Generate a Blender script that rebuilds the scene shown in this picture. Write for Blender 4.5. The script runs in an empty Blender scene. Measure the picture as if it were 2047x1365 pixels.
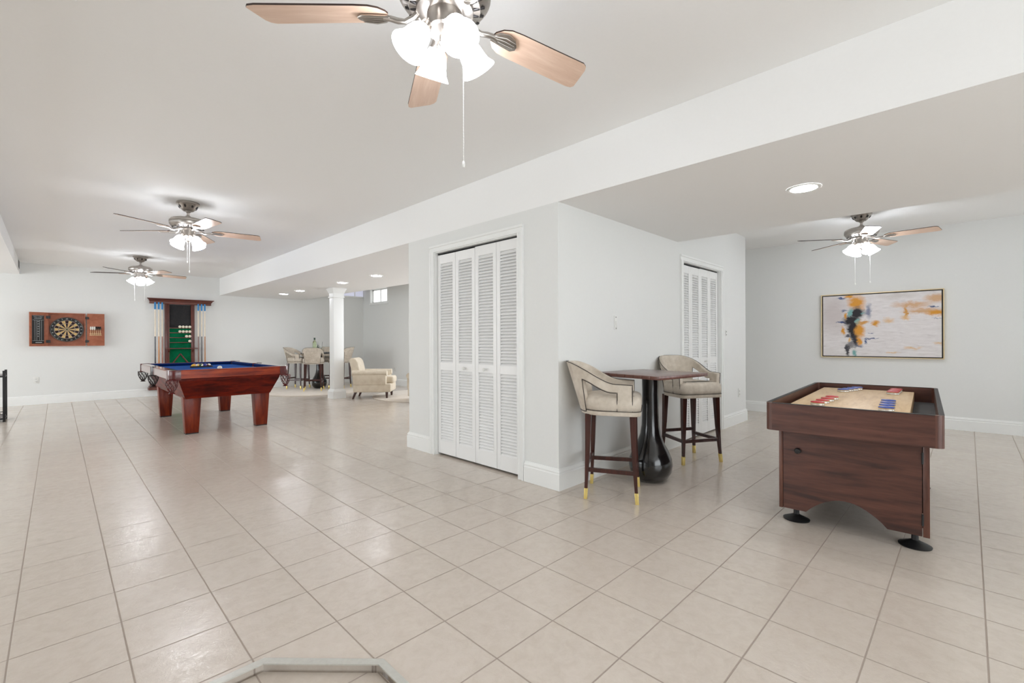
import bpy, bmesh, math, random
from mathutils import Matrix, Vector
PI = math.pi
R = math.radians
SC = bpy.context.scene
COL = SC.collection
random.seed(4)

# ---------------------------------------------------------------- camera, exposure, world
CAM_H = 1.12
cd = bpy.data.cameras.new('camera')
cd.sensor_width = 36.0
cd.lens = 910.68 / 2047 * 36.0
cd.shift_y = -2.5 / 2047
cd.clip_start = 0.02
cam = bpy.data.objects.new('camera', cd)
COL.objects.link(cam)
cam.matrix_world = (Matrix.Translation((0, 0, CAM_H)) @ Matrix.Rotation(-0.7905, 4, 'Z')
                    @ Matrix.Rotation(PI / 2, 4, 'X') @ Matrix.Rotation(-0.004, 4, 'Z'))
SC.camera = cam
SC.view_settings.view_transform = 'Standard'
SC.view_settings.look = 'None'
SC.view_settings.gamma = 1.0
SC.view_settings.use_curve_mapping = False
SC.view_settings.exposure = 0.36
SC.cycles.use_denoising = True
SC.cycles.max_bounces = 10
SC.cycles.diffuse_bounces = 6
SC.cycles.sample_clamp_indirect = 8.0

w = bpy.data.worlds.new('sky')
SC.world = w
w.use_nodes = True
w.node_tree.nodes['Background'].inputs[0].default_value = (0.9, 0.95, 1.0, 1)
w.node_tree.nodes['Background'].inputs[1].default_value = 1.6


def area(name, loc, rot, sx, sy, power, color=(1, 1, 1)):
    l = bpy.data.lights.new(name, 'AREA')
    l.shape = 'RECTANGLE'
    l.size = sx
    l.size_y = sy
    l.energy = power
    l.color = color
    o = bpy.data.objects.new(name, l)
    COL.objects.link(o)
    o.location = loc
    o.rotation_euler = rot
    return o


# added area fill lamps, out of view, tinted like daylight to brighten the room
FILL_TINT = (0.90, 0.945, 0.985)
area('fill_rear', (1.2, -3.45, 1.3), (R(90), 0, 0), 4.4, 2.0, 70, FILL_TINT)
area('fill_rear_right', (6.3, -3.45, 1.4), (R(90), 0, 0), 2.4, 1.8, 17, FILL_TINT)
area('fill_left', (-4.35, 4.2, 1.25), (R(90), 0, R(-90)), 5.0, 1.7, 44, FILL_TINT)
area('fill_left_far', (-4.35, 9.6, 1.25), (R(90), 0, R(-90)), 2.6, 1.7, 78, FILL_TINT)
area('fill_right', (7.40, 6.4, 1.5), (R(90), 0, R(90)), 2.4, 1.4, 66, FILL_TINT)

SHADE_E = 16.0
CAN_E = 60.0


# ---------------------------------------------------------------- materials
def lin(c):
    o = []
    for v in c:
        v = v / 255.0
        o.append(v / 12.92 if v <= 0.04045 else ((v + 0.055) / 1.055) ** 2.4)
    return tuple(o) + (1.0,)


def new_mat(name):
    m = bpy.data.materials.new(name)
    m.use_nodes = True
    nt = m.node_tree
    return m, nt, nt.nodes['Principled BSDF']


def coords(nt, scale=(1, 1, 1), rot=(0, 0, 0), kind='Object'):
    tc = nt.nodes.new('ShaderNodeTexCoord')
    mp = nt.nodes.new('ShaderNodeMapping')
    mp.inputs['Scale'].default_value = scale
    mp.inputs['Rotation'].default_value = rot
    nt.links.new(tc.outputs[kind], mp.inputs[0])
    return mp.outputs[0]


def noise(nt, vec, scale, detail=3, rough=0.5, dist=0.0):
    n = nt.nodes.new('ShaderNodeTexNoise')
    n.inputs['Scale'].default_value = scale
    n.inputs['Detail'].default_value = detail
    n.inputs['Roughness'].default_value = rough
    n.inputs['Distortion'].default_value = dist
    nt.links.new(vec, n.inputs['Vector'])
    return n.outputs[0]


def ramp(nt, fac, stops):
    r = nt.nodes.new('ShaderNodeValToRGB')
    e = r.color_ramp.elements
    while len(e) < len(stops):
        e.new(0.5)
    for i, (p, c) in enumerate(stops):
        e[i].position = p
        e[i].color = c
    nt.links.new(fac, r.inputs[0])
    return r.outputs[0]


def bump(nt, b, h, strength, dist=0.01):
    n = nt.nodes.new('ShaderNodeBump')
    n.inputs['Strength'].default_value = strength
    n.inputs['Distance'].default_value = dist
    nt.links.new(h, n.inputs['Height'])
    nt.links.new(n.outputs[0], b.inputs['Normal'])


def plain(name, c, rough=0.5, metal=0.0, var=0.04, nscale=30.0, bmp=0.0, coat=0.0, spec=0.5, sheen=0.0):
    m, nt, b = new_mat(name)
    base = lin(c)
    v = coords(nt)
    n = noise(nt, v, nscale, 4)
    lo = tuple(x * (1 - var) for x in base[:3]) + (1,)
    hi = tuple(min(1, x * (1 + var)) for x in base[:3]) + (1,)
    nt.links.new(ramp(nt, n, [(0.3, lo), (0.7, hi)]), b.inputs['Base Color'])
    b.inputs['Roughness'].default_value = rough
    b.inputs['Metallic'].default_value = metal
    b.inputs['Coat Weight'].default_value = coat
    b.inputs['Coat Roughness'].default_value = 0.1
    b.inputs['Specular IOR Level'].default_value = spec
    b.inputs['Sheen Weight'].default_value = sheen
    if bmp:
        bump(nt, b, n, bmp, 0.004)
    return m


def wood(name, c1, c2, c3, scale, rough=0.35, coat=0.3, nscale=3.0, detail=6, dist=0.6, spec=.5):
    """grain stretched along the axis whose entry in `scale` is small"""
    m, nt, b = new_mat(name)
    v = coords(nt, scale)
    n = noise(nt, v, nscale, detail, 0.55, dist)
    n2 = noise(nt, v, nscale * 7, 3, 0.6)
    mx = nt.nodes.new('ShaderNodeMath')
    mx.operation = 'MULTIPLY_ADD'
    nt.links.new(n2, mx.inputs[0])
    mx.inputs[1].default_value = 0.25
    sub = nt.nodes.new('ShaderNodeMath')
    sub.operation = 'SUBTRACT'
    nt.links.new(n, sub.inputs[0])
    sub.inputs[1].default_value = 0.125
    nt.links.new(sub.outputs[0], mx.inputs[2])
    nt.links.new(ramp(nt, mx.outputs[0], [(0.3, lin(c1)), (0.5, lin(c2)), (0.7, lin(c3))]), b.inputs['Base Color'])
    b.inputs['Roughness'].default_value = rough
    b.inputs['Specular IOR Level'].default_value = spec
    b.inputs['Coat Weight'].default_value = coat
    b.inputs['Coat Roughness'].default_value = 0.12
    return m


def emit(name, c, s):
    m, nt, b = new_mat(name)
    b.inputs['Base Color'].default_value = lin(c)
    b.inputs['Emission Color'].default_value = lin(c)
    b.inputs['Emission Strength'].default_value = s
    return m


def tile_mat():
    m, nt, b = new_mat('ceramic_tile')
    T = 0.3048
    ang = -0.0065
    tc = nt.nodes.new('ShaderNodeTexCoord')
    mp = nt.nodes.new('ShaderNodeMapping')
    mp.vector_type = 'TEXTURE'
    # texture mode: inverse transform, so location / rotation place the grid in the room
    ti, tj = 0.4191, -6.8587
    ca, sa = math.cos(ang), math.sin(ang)
    ox = T * (-ti * ca + tj * sa)
    oy = T * (-ti * sa - tj * ca)
    mp.inputs['Location'].default_value = (ox, oy, 0)
    mp.inputs['Rotation'].default_value = (0, 0, ang)
    mp.inputs['Scale'].default_value = (T, T, T)
    nt.links.new(tc.outputs['Object'], mp.inputs[0])
    sx = nt.nodes.new('ShaderNodeSeparateXYZ')
    nt.links.new(mp.outputs[0], sx.inputs[0])

    def mth(op, a, bb=None, cc=None):
        n = nt.nodes.new('ShaderNodeMath')
        n.operation = op
        for i, x in enumerate((a, bb, cc)):
            if x is None:
                continue
            if isinstance(x, (int, float)):
                n.inputs[i].default_value = x
            else:
                nt.links.new(x, n.inputs[i])
        return n.outputs[0]

    def near(ax):
        f = mth('FRACT', ax)
        return mth('MINIMUM', f, mth('SUBTRACT', 1.0, f))
    d = mth('MINIMUM', near(sx.outputs[0]), near(sx.outputs[1]))
    mr = nt.nodes.new('ShaderNodeMapRange')
    mr.inputs['From Min'].default_value = 0.0065
    mr.inputs['From Max'].default_value = 0.0115
    nt.links.new(d, mr.inputs['Value'])
    tilef = mr.outputs[0]
    # per tile tone
    fl = nt.nodes.new('ShaderNodeVectorMath')
    fl.operation = 'FLOOR'
    nt.links.new(mp.outputs[0], fl.inputs[0])
    wn = nt.nodes.new('ShaderNodeTexWhiteNoise')
    nt.links.new(fl.outputs[0], wn.inputs['Vector'])
    n1 = noise(nt, coords(nt, (1, 1, 1)), 20, 9, 0.68, 0.5)
    tone = mth('ADD', mth('MULTIPLY', wn.outputs['Value'], 0.10), mth('MULTIPLY', n1, 0.9))
    base = ramp(nt, tone, [(0.3, lin((202, 190, 177))), (0.52, lin((210, 199, 187))), (0.75, lin((215, 205, 194)))])
    mix = nt.nodes.new('ShaderNodeMix')
    mix.data_type = 'RGBA'
    nt.links.new(tilef, mix.inputs['Factor'])
    mix.inputs['A'].default_value = lin((164, 150, 138))
    nt.links.new(base, mix.inputs['B'])
    nt.links.new(mix.outputs['Result'], b.inputs['Base Color'])
    # roughness and relief of a cleft slate-look tile
    rr = ramp(nt, noise(nt, coords(nt), 3.0, 4), [(0.3, (0.13, 0.13, 0.13, 1)), (0.7, (0.21, 0.21, 0.21, 1))])
    rm = nt.nodes.new('ShaderNodeMix')
    rm.data_type = 'RGBA'
    nt.links.new(tilef, rm.inputs['Factor'])
    rm.inputs['A'].default_value = (0.8, 0.8, 0.8, 1)
    nt.links.new(rr, rm.inputs['B'])
    nt.links.new(rm.outputs['Result'], b.inputs['Roughness'])
    b.inputs['Specular IOR Level'].default_value = 0.9
    off = nt.nodes.new('ShaderNodeVectorMath')
    off.operation = 'MULTIPLY_ADD'
    nt.links.new(wn.outputs['Color'], off.inputs[0])
    off.inputs[1].default_value = (7, 7, 7)
    nt.links.new(coords(nt), off.inputs[2])
    rel = noise(nt, off.outputs[0], 13, 9, 0.62, 2.2)
    cr = noise(nt, off.outputs[0], 17, 9, 0.6, 2.6)
    crack = mth('MINIMUM', mth('MULTIPLY', mth('ABSOLUTE', mth('SUBTRACT', cr, 0.5)), 14.0), 1.0)
    fine = noise(nt, off.outputs[0], 70, 4, 0.6, 0.5)
    h = mth('ADD', mth('ADD', mth('MULTIPLY', rel, 0.30), mth('MULTIPLY', crack, 0.05)), mth('ADD', mth('MULTIPLY', fine, 0.012), mth('MULTIPLY', tilef, 0.5)))
    bump(nt, b, h, 0.38, 0.006)
    return m


def painting_mat():
    m, nt, b = new_mat('abstract_canvas')
    tc = nt.nodes.new('ShaderNodeTexCoord')
    nz = nt.nodes.new('ShaderNodeTexNoise')
    nz.inputs['Scale'].default_value = 11
    nz.inputs['Detail'].default_value = 10
    nz.inputs['Roughness'].default_value = .72
    mp = nt.nodes.new('ShaderNodeMapping')
    mp.inputs['Scale'].default_value = (1, 1, 0.6)
    nt.links.new(tc.outputs['UV'], mp.inputs[0])
    nt.links.new(mp.outputs[0], nz.inputs['Vector'])
    dv = nt.nodes.new('ShaderNodeVectorMath')
    dv.operation = 'MULTIPLY_ADD'
    nt.links.new(nz.outputs['Color'], dv.inputs[0])
    dv.inputs[1].default_value = (0.11, 0.20, 0)
    nt.links.new(tc.outputs['UV'], dv.inputs[2])
    sub = nt.nodes.new('ShaderNodeVectorMath')
    sub.operation = 'SUBTRACT'
    nt.links.new(dv.outputs[0], sub.inputs[0])
    sub.inputs[1].default_value = (0.055, 0.10, 0)
    P = sub.outputs[0]
    bgm = nt.nodes.new('ShaderNodeMapping')
    bgm.inputs['Scale'].default_value = (5, 22, 1)
    nt.links.new(tc.outputs['UV'], bgm.inputs[0])
    bgn = noise(nt, bgm.outputs[0], 1.6, 8, 0.7, 0.8)
    cur = ramp(nt, bgn, [(0.25, lin((190, 184, 183))), (0.42, lin((222, 217, 216))), (0.7, lin((236, 232, 232)))])
    O = (216, 150, 48)
    OL = (222, 178, 116)
    K = (28, 26, 32)
    B_ = (66, 84, 128)
    T_ = (120, 170, 168)
    G = (206, 150, 78)
    blobs = [
        (.10, .30, .16, .34, (196, 186, 184), .9), (.66, .05, .14, .05, (206, 200, 196), .9),
        (.31, .125, .078, .12, O, .7), (.24, .02, .045, .03, O, .6),
        (.77, .19, .15, .05, G, .9), (.96, .10, .09, .07, G, .8), (.87, .29, .16, .05, G, .8), (.96, .33, .08, .05, O, .7),
        (.725, .30, .015, .10, G, .7), (.72, .39, .03, .045, OL, .8),
        (.413, .28, .028, .12, B_, .8), (.17, .05, .045, .018, B_, .7), (.2, .245, .03, .02, B_, .8),
        (.17, .44, .055, .018, B_, .6), (.33, .84, .04, .03, B_, .8), (.435, .72, .06, .010, B_, .6),
        (.385, .75, .012, .03, B_, .7), (.43, .635, .03, .007, B_, .6), (.95, .225, .05, .01, B_, .7), (.97, .41, .04, .008, B_, .8),
        (.317, .295, .068, .10, K, .6), (.262, .41, .075, .09, K, .6), (.278, .54, .055, .13, K, .6),
        (.285, .63, .045, .12, K, .7), (.30, .74, .036, .13, (44, 44, 54), .7), (.255, .82, .03, .06, (58, 56, 64), .8), (.225, .90, .020, .11, (64, 62, 68), .7), (.22, .66, .03, .03, (80, 80, 92), .6),
        (.252, .28, .024, .07, T_, .6), (.318, .44, .02, .045, T_, .6), (.29, .95, .022, .045, T_, .7), (.37, .30, .02, .02, T_, .7),
        (.337, .58, .045, .14, O, .7), (.335, .76, .022, .07, O, .6), (.188, .57, .02, .065, O, .6), (.243, .73, .016, .05, OL, .6),
        (.21, .335, .016, .04, O, .6), (.37, .46, .045, .028, G, .7), (.478, .47, .036, .05, O, .7), (.587, .43, .05, .04, OL, .9),
        (.78, .86, .07, .02, OL, 1.0), (.615, .93, .055, .018, OL, 1.0), (.97, .79, .04, .02, OL, 1.0),
    ]
    for (cx, cy, rx, ry, c, soft) in blobs:
        s = nt.nodes.new('ShaderNodeVectorMath')
        s.operation = 'SUBTRACT'
        nt.links.new(P, s.inputs[0])
        s.inputs[1].default_value = (cx, 1 - cy, 0)
        d = nt.nodes.new('ShaderNodeVectorMath')
        d.operation = 'MULTIPLY'
        nt.links.new(s.outputs[0], d.inputs[0])
        d.inputs[1].default_value = (1 / rx, 1 / ry, 0)
        l = nt.nodes.new('ShaderNodeVectorMath')
        l.operation = 'LENGTH'
        nt.links.new(d.outputs[0], l.inputs[0])
        r = nt.nodes.new('ShaderNodeMapRange')
        r.inputs['From Min'].default_value = 1.0 + soft * 0.35
        r.inputs['From Max'].default_value = 1.0 - soft * 0.7
        r.inputs['To Max'].default_value = 1.0 if soft < .75 else .75
        nt.links.new(l.outputs['Value'], r.inputs['Value'])
        mx = nt.nodes.new('ShaderNodeMix')
        mx.data_type = 'RGBA'
        nt.links.new(r.outputs[0], mx.inputs['Factor'])
        nt.links.new(cur, mx.inputs['A'])
        mx.inputs['B'].default_value = lin(c)
        cur = mx.outputs['Result']
    nt.links.new(cur, b.inputs['Base Color'])
    b.inputs['Roughness'].default_value = 0.6
    bump(nt, b, bgn, 0.3, 0.003)
    return m


def fabric(name, c1, c2, scale=260, bmp=.3, big=6, sheen=.2, spec=.5):
    m, nt, b = new_mat(name)
    v = coords(nt)
    n = noise(nt, v, scale, 3)
    n2 = noise(nt, v, big, 3)
    mt = nt.nodes.new('ShaderNodeMath')
    mt.operation = 'ADD'
    nt.links.new(n, mt.inputs[0])
    nt.links.new(n2, mt.inputs[1])
    hf = nt.nodes.new('ShaderNodeMath')
    hf.operation = 'MULTIPLY'
    nt.links.new(mt.outputs[0], hf.inputs[0])
    hf.inputs[1].default_value = .5
    nt.links.new(ramp(nt, hf.outputs[0], [(.35, lin(c1)), (.65, lin(c2))]), b.inputs['Base Color'])
    b.inputs['Roughness'].default_value = .8
    b.inputs['Specular IOR Level'].default_value = spec
    b.inputs['Sheen Weight'].default_value = sheen
    bump(nt, b, n, bmp, .001)
    return m


def glass(name, c, rough=0.02):
    m, nt, b = new_mat(name)
    b.inputs['Base Color'].default_value = lin(c)
    b.inputs['Roughness'].default_value = rough
    b.inputs['Transmission Weight'].default_value = 1.0
    b.inputs['IOR'].default_value = 1.45
    return m


M = {}
M['wall'] = plain('wall_paint', (228, 229, 227), .6, var=.006, nscale=60, bmp=.03, spec=.3)
M['ceil'] = plain('ceiling_paint', (243, 243, 242), .85, var=.005, nscale=60, spec=.2)
M['trim'] = plain('trim_paint', (238, 239, 237), .35, var=.004, nscale=10)
M['door'] = plain('door_paint', (240, 240, 239), .35, var=.004, nscale=10)
M['tile'] = tile_mat()
M['dark'] = plain('closet_shade', (26, 26, 28), .9)  # stands in for the shade inside the closets
M['steel'] = plain('brushed_aluminium', (214, 214, 208), .35, .6, nscale=80)
M['nickel'] = plain('brushed_nickel', (178, 172, 166), .28, 1.0, nscale=60)
M['nickel_dark'] = plain('dark_nickel', (62, 60, 60), .35, .9)
M['shade'] = emit('frosted_glass_shade', (246, 249, 255), SHADE_E)
M['bulb'] = emit('bulb_glass', (255, 252, 248), 30)
M['lens'] = emit('lamp_lens', (246, 249, 255), CAN_E)
M['maple'] = wood('maple_veneer', (214, 182, 158), (222, 192, 170), (230, 203, 182), (1.2, 14, 1), .4, .2)
M['blade_top'] = plain('dark_blade_edge', (52, 36, 28), .5)
M['cherry'] = wood('cherry_veneer', (48, 4, 2), (92, 16, 3), (126, 32, 6), (1.6, 1.6, 9), .4, .08, 2.2, spec=.15)
M['cherry_rail'] = wood('cherry_rail', (98, 22, 4), (142, 46, 8), (166, 68, 20), (1.2, 12, 12), .3, .15, 2.2, spec=.3)
M['cherry_leg'] = wood('cherry_leg', (76, 16, 4), (112, 34, 8), (134, 50, 16), (10, 10, 1.2), .35, .12, 2.2, spec=.25)
M['side_gloss'] = wood('cherry_side', (96, 26, 8), (130, 44, 18), (150, 60, 30), (12, 1.2, 12), .12, 1.0, 2.2)
M['leather'] = plain('oxblood_leather', (84, 10, 10), .25, coat=.6, nscale=90)
M['leather_dark'] = plain('dark_pocket_leather', (30, 12, 8), .4, coat=.3)
M['felt'] = fabric('blue_felt', (8, 66, 142), (16, 84, 168), 400, .2, sheen=0, spec=.1)
M['felt_dark'] = fabric('cushion_felt', (8, 34, 84), (12, 46, 104), 400, .2, sheen=0, spec=.1)
M['mahogany'] = wood('mahogany', (66, 24, 18), (88, 36, 26), (108, 50, 36), (10, 10, 1.4), .35, .3)
M['mahogany_h'] = wood('mahogany_crown', (66, 26, 18), (92, 42, 30), (112, 56, 40), (1.4, 10, 10), .35, .3)
M['green'] = fabric('green_baize', (0, 84, 50), (4, 116, 76), 120, .2, sheen=0, spec=.1)
M['slate'] = fabric('chalkboard', (36, 36, 38), (50, 49, 50), 60, .1, sheen=0, spec=.2)
M['ivory'] = plain('ivory_ball', (240, 232, 212), .12, coat=.5)
M['cue_shaft'] = wood('cue_shaft', (222, 204, 176), (234, 218, 194), (240, 228, 208), (30, 30, 2), .3, .5)
M['cue_blue'] = plain('cue_wrap', (8, 128, 196), .4)
M['cue_butts'] = [plain('cue_butt', c, .25, coat=.5) for c in
                  [(58, 56, 62), (196, 132, 70), (150, 96, 74), (120, 72, 56), (70, 62, 62), (176, 118, 70)]]
M['board_wood'] = wood('dart_cabinet_wood', (142, 78, 52), (156, 90, 62), (168, 100, 72), (5, 5, 5), .6, .05)
M['black'] = plain('matte_black', (18, 18, 19), .5)
M['black_gloss'] = plain('black_lacquer', (16, 16, 17), .18, coat=.6, nscale=200)
M['white_line'] = plain('white_line', (200, 204, 204), .6)
M['sisal'] = plain('sisal_tan', (206, 172, 116), .9, nscale=300, var=.1)
M['sisal_k'] = plain('sisal_black', (32, 16, 20), .9)
M['red'] = plain('ring_red', (112, 30, 46), .8)
M['grn'] = plain('ring_green', (60, 88, 44), .8)
M['walnut'] = wood('walnut_veneer', (50, 27, 21), (80, 46, 36), (98, 59, 47), (9, 0.9, 9), .42, .08, 1.5, 6, 1.4)
M['walnut_v'] = wood('walnut_corner', (66, 38, 30), (90, 54, 42), (104, 66, 52), (14, 14, 1), .4, .15, 2)
M['walnut_l'] = wood('walnut_side', (60, 34, 28), (88, 52, 40), (104, 64, 50), (0.9, 9, 9), .4, .15, 1.5, 6, 1.4)
M['playfield'] = wood('maple_playfield', (206, 172, 128), (222, 190, 146), (230, 202, 162), (1.5, 9, 1), .42, .0, 2.5)
M['carpet'] = fabric('charcoal_gutter_carpet', (40, 42, 44), (70, 72, 74), 160, .5)
M['puck_red'] = plain('red_cap', (196, 30, 38), .3)
M['puck_blue'] = plain('blue_cap', (24, 70, 168), .3)
M['chrome'] = plain('chrome', (216, 214, 210), .12, 1.0)
M['leg_wood'] = wood('dark_walnut_leg', (44, 18, 14), (60, 26, 20), (76, 36, 28), (12, 12, 1.2), .3, .3)
M['brass'] = plain('polished_brass', (236, 212, 132), .28, .5)
M['suede'] = fabric('cream_suede', (184, 172, 156), (210, 200, 186), 24, .1, 7, sheen=.1)
M['piping'] = plain('dark_piping', (42, 34, 30), .6)
M['plank'] = wood('tabletop_plank', (84, 50, 44), (104, 66, 58), (120, 82, 72), (1.2, 14, 14), .3, .4, 2.6)
M['linen'] = fabric('cream_linen', (204, 190, 168), (224, 213, 194), 220, .5, 12)
M['rug'] = fabric('cream_rug', (206, 194, 178), (224, 214, 202), 140, .8, 5)
M['gold'] = plain('champagne_gold', (222, 202, 162), .35, .4)
M['canvas'] = painting_mat()
M['plastic'] = plain('white_plastic', (228, 228, 224), .35)
M['slot'] = plain('outlet_slot', (120, 118, 116), .5)
M['green_glass'] = glass('green_glass', (226, 242, 200), .1)
M['clear_glass'] = glass('clear_glass', (250, 252, 250))
M['cap_green'] = plain('bottle_cap', (8, 52, 34), .4)
M['leaf'] = plain('dark_leaf', (40, 72, 40), .6)
M['lime'] = plain('lime', (176, 204, 40), .4)
M['smoked'] = plain('grey_shelf', (150, 144, 142), .3, .3)
M['pane'] = emit('daylit_pane', (252, 254, 255), 1.0)
M['pane_dim'] = emit('dim_pane', (206, 208, 226), 0.4)


# ---------------------------------------------------------------- mesh helpers
def finish(bm, name, mats, parent=None, smooth=40, loc=None):
    bmesh.ops.remove_doubles(bm, verts=bm.verts, dist=1e-6)
    bmesh.ops.recalc_face_normals(bm, faces=bm.faces)
    lim = R(smooth)
    for f in bm.faces:
        f.smooth = True
    for e in bm.edges:
        if len(e.link_faces) == 2:
            if e.calc_face_angle(0) > lim:
                e.smooth = False
        else:
            e.smooth = False
    me = bpy.data.meshes.new(name)
    bm.to_mesh(me)
    bm.free()
    for m in (mats if isinstance(mats, (list, tuple)) else [mats]):
        me.materials.append(m)
    o = bpy.data.objects.new(name, me)
    COL.objects.link(o)
    if parent is not None:
        o.parent = parent
    if loc is not None:
        o.location = loc
    return o


def box(bm, x0, x1, y0, y1, z0, z1, bev=0.0, mat=0, mx=None, seg=2):
    b2 = bmesh.new()
    bmesh.ops.create_cube(b2, size=1)
    for v in b2.verts:
        v.co = Vector(((v.co.x + .5) * (x1 - x0) + x0, (v.co.y + .5) * (y1 - y0) + y0, (v.co.z + .5) * (z1 - z0) + z0))
    if bev:
        bmesh.ops.bevel(b2, geom=b2.edges[:], offset=bev, segments=seg, profile=.5, affect='EDGES')
    merge(bm, b2, mat, mx)


def merge(bm, b2, mat=0, mx=None):
    if mx is not None:
        b2.transform(mx)
    vs = {}
    b2.verts.index_update()
    for v in b2.verts:
        vs[v.index] = bm.verts.new(v.co)
    for f in b2.faces:
        try:
            nf = bm.faces.new([vs[v.index] for v in f.verts])
            nf.material_index = mat if mat is not None else f.material_index
        except ValueError:
            pass
    b2.free()


def lathe(bm, prof, seg=32, mat=0, mx=None, caps=True):
    b2 = bmesh.new()
    rings = []
    for r, z in prof:
        if r < 1e-5:
            rings.append([b2.verts.new((0, 0, z))])
        else:
            rings.append([b2.verts.new((r * math.cos(2 * PI * k / seg), r * math.sin(2 * PI * k / seg), z)) for k in range(seg)])
    for a, c in zip(rings, rings[1:]):
        for k in range(seg):
            k2 = (k + 1) % seg
            if len(a) == 1 and len(c) == 1:
                continue
            if len(a) == 1:
                b2.faces.new([a[0], c[k], c[k2]])
            elif len(c) == 1:
                b2.faces.new([a[k], a[k2], c[0]])
            else:
                b2.faces.new([a[k], a[k2], c[k2], c[k]])
    if caps:
        for rg in (rings[0], rings[-1]):
            if len(rg) > 1:
                b2.faces.new(rg)
    merge(bm, b2, mat, mx)


def cyl(bm, p0, p1, r0, r1=None, seg=16, mat=0, caps=True):
    r1 = r0 if r1 is None else r1
    p0 = Vector(p0)
    p1 = Vector(p1)
    d = p1 - p0
    q = d.to_track_quat('Z', 'Y').to_matrix().to_4x4()
    lathe(bm, [(r0, 0), (r1, d.length)], seg, mat, Matrix.Translation(p0) @ q, caps)


def tube(bm, pts, r, seg=8, mat=0, closed=False):
    pts = [Vector(p) for p in pts]
    n = len(pts)
    b2 = bmesh.new()
    rings = []
    up = Vector((0, 0, 1))
    for i, p in enumerate(pts):
        if closed:
            t = (pts[(i + 1) % n] - pts[i - 1])
        else:
            t = pts[min(i + 1, n - 1)] - pts[max(i - 1, 0)]
        if t.length < 1e-9:
            t = Vector((0, 0, 1))
        t.normalize()
        a = t.cross(up)
        if a.length < .05:
            a = t.cross(Vector((1, 0, 0)))
        a.normalize()
        c = t.cross(a)
        rr = r[i] if isinstance(r, (list, tuple)) else r
        rings.append([b2.verts.new(p + (a * math.cos(2 * PI * k / seg) + c * math.sin(2 * PI * k / seg)) * rr) for k in range(seg)])
    m = n if closed else n - 1
    for i in range(m):
        a, c = rings[i], rings[(i + 1) % n]
        for k in range(seg):
            k2 = (k + 1) % seg
            b2.faces.new([a[k], a[k2], c[k2], c[k]])
    if not closed:
        b2.faces.new(rings[0])
        b2.faces.new(rings[-1])
    merge(bm, b2, mat)


def prism(bm, poly, z0, z1, mat=0, mx=None, bev=0):
    """poly: xy outline extruded from z0 to z1"""
    b2 = bmesh.new()
    lo = [b2.verts.new((x, y, z0)) for x, y in poly]
    hi = [b2.verts.new((x, y, z1)) for x, y in poly]
    n = len(poly)
    b2.faces.new(lo)
    b2.faces.new(hi)
    for i in range(n):
        j = (i + 1) % n
        b2.faces.new([lo[i], lo[j], hi[j], hi[i]])
    if bev:
        bmesh.ops.recalc_face_normals(b2, faces=b2.faces)
        es = [e for e in b2.edges if abs(e.verts[0].co.z - e.verts[1].co.z) < 1e-6]
        bmesh.ops.bevel(b2, geom=es, offset=bev, segments=2, profile=.5, affect='EDGES')
    merge(bm, b2, mat, mx)


def taper_box(bm, c0, s0, c1, s1, mat=0, bev=0.0):
    """frustum with rectangular ends: centre/size at bottom and top"""
    b2 = bmesh.new()
    v = []
    for c, s in ((c0, s0), (c1, s1)):
        for sx, sy in ((-1, -1), (1, -1), (1, 1), (-1, 1)):
            v.append(b2.verts.new((c[0] + sx * s[0] / 2, c[1] + sy * s[1] / 2, c[2])))
    for f in ((0, 1, 2, 3), (4, 5, 6, 7), (0, 1, 5, 4), (1, 2, 6, 5), (2, 3, 7, 6), (3, 0, 4, 7)):
        b2.faces.new([v[i] for i in f])
    if bev:
        bmesh.ops.recalc_face_normals(b2, faces=b2.faces)
        bmesh.ops.bevel(b2, geom=b2.edges[:], offset=bev, segments=2, profile=.5, affect='EDGES')
    merge(bm, b2, mat)


def B():
    return bmesh.new()


def tag(o, label, cat, group=None, kind=None):
    o['label'] = label
    o['category'] = cat
    if group:
        o['group'] = group
    if kind:
        o['kind'] = kind
    return o


def thing(name, label, cat, loc=(0, 0, 0), rz=0.0, group=None):
    o = bpy.data.objects.new(name, None)
    o.empty_display_size = .1
    COL.objects.link(o)
    o.location = loc
    o.rotation_euler = (0, 0, rz)
    return tag(o, label, cat, group)


def kids(o):
    return [c for c in bpy.data.objects if c.parent == o]


def copy_tree(o, parent=None):
    ch = kids(o)
    c = o.copy()
    COL.objects.link(c)
    c.parent = parent
    for k in ch:
        copy_tree(k, c)
    return c


def dup(o, loc, rz, label, group=None):
    c = copy_tree(o)
    c.location = loc
    c.rotation_euler = (0, 0, rz)
    c['label'] = label
    if group:
        c['group'] = group
    return c


def struct(o):
    o['kind'] = 'structure'
    return o


def text_into(bm, s, size, mx, mat=0, depth=.0006):
    cu = bpy.data.curves.new('lettering', 'FONT')
    cu.body = s
    cu.size = size
    cu.align_x = 'CENTER'
    cu.align_y = 'CENTER'
    cu.extrude = depth
    cu.resolution_u = 2
    ob = bpy.data.objects.new('lettering', cu)
    me = bpy.data.meshes.new_from_object(ob)
    b2 = bmesh.new()
    b2.from_mesh(me)
    merge(bm, b2, mat, mx)
    bpy.data.objects.remove(ob)
    bpy.data.curves.remove(cu)
    bpy.data.meshes.remove(me)


# ---------------------------------------------------------------- the room
ZC, ZS = 2.533, 2.151
XB, YC, YN = 2.6538, 2.1419, 4.158
XE, YF, XW, YR = 6.767, 11.858, 6.10, 8.90
XL, YB = -4.6, -3.7


def xp(y):
    return 7.807 - .0363 * y          # painting wall runs slightly out of square


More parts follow.
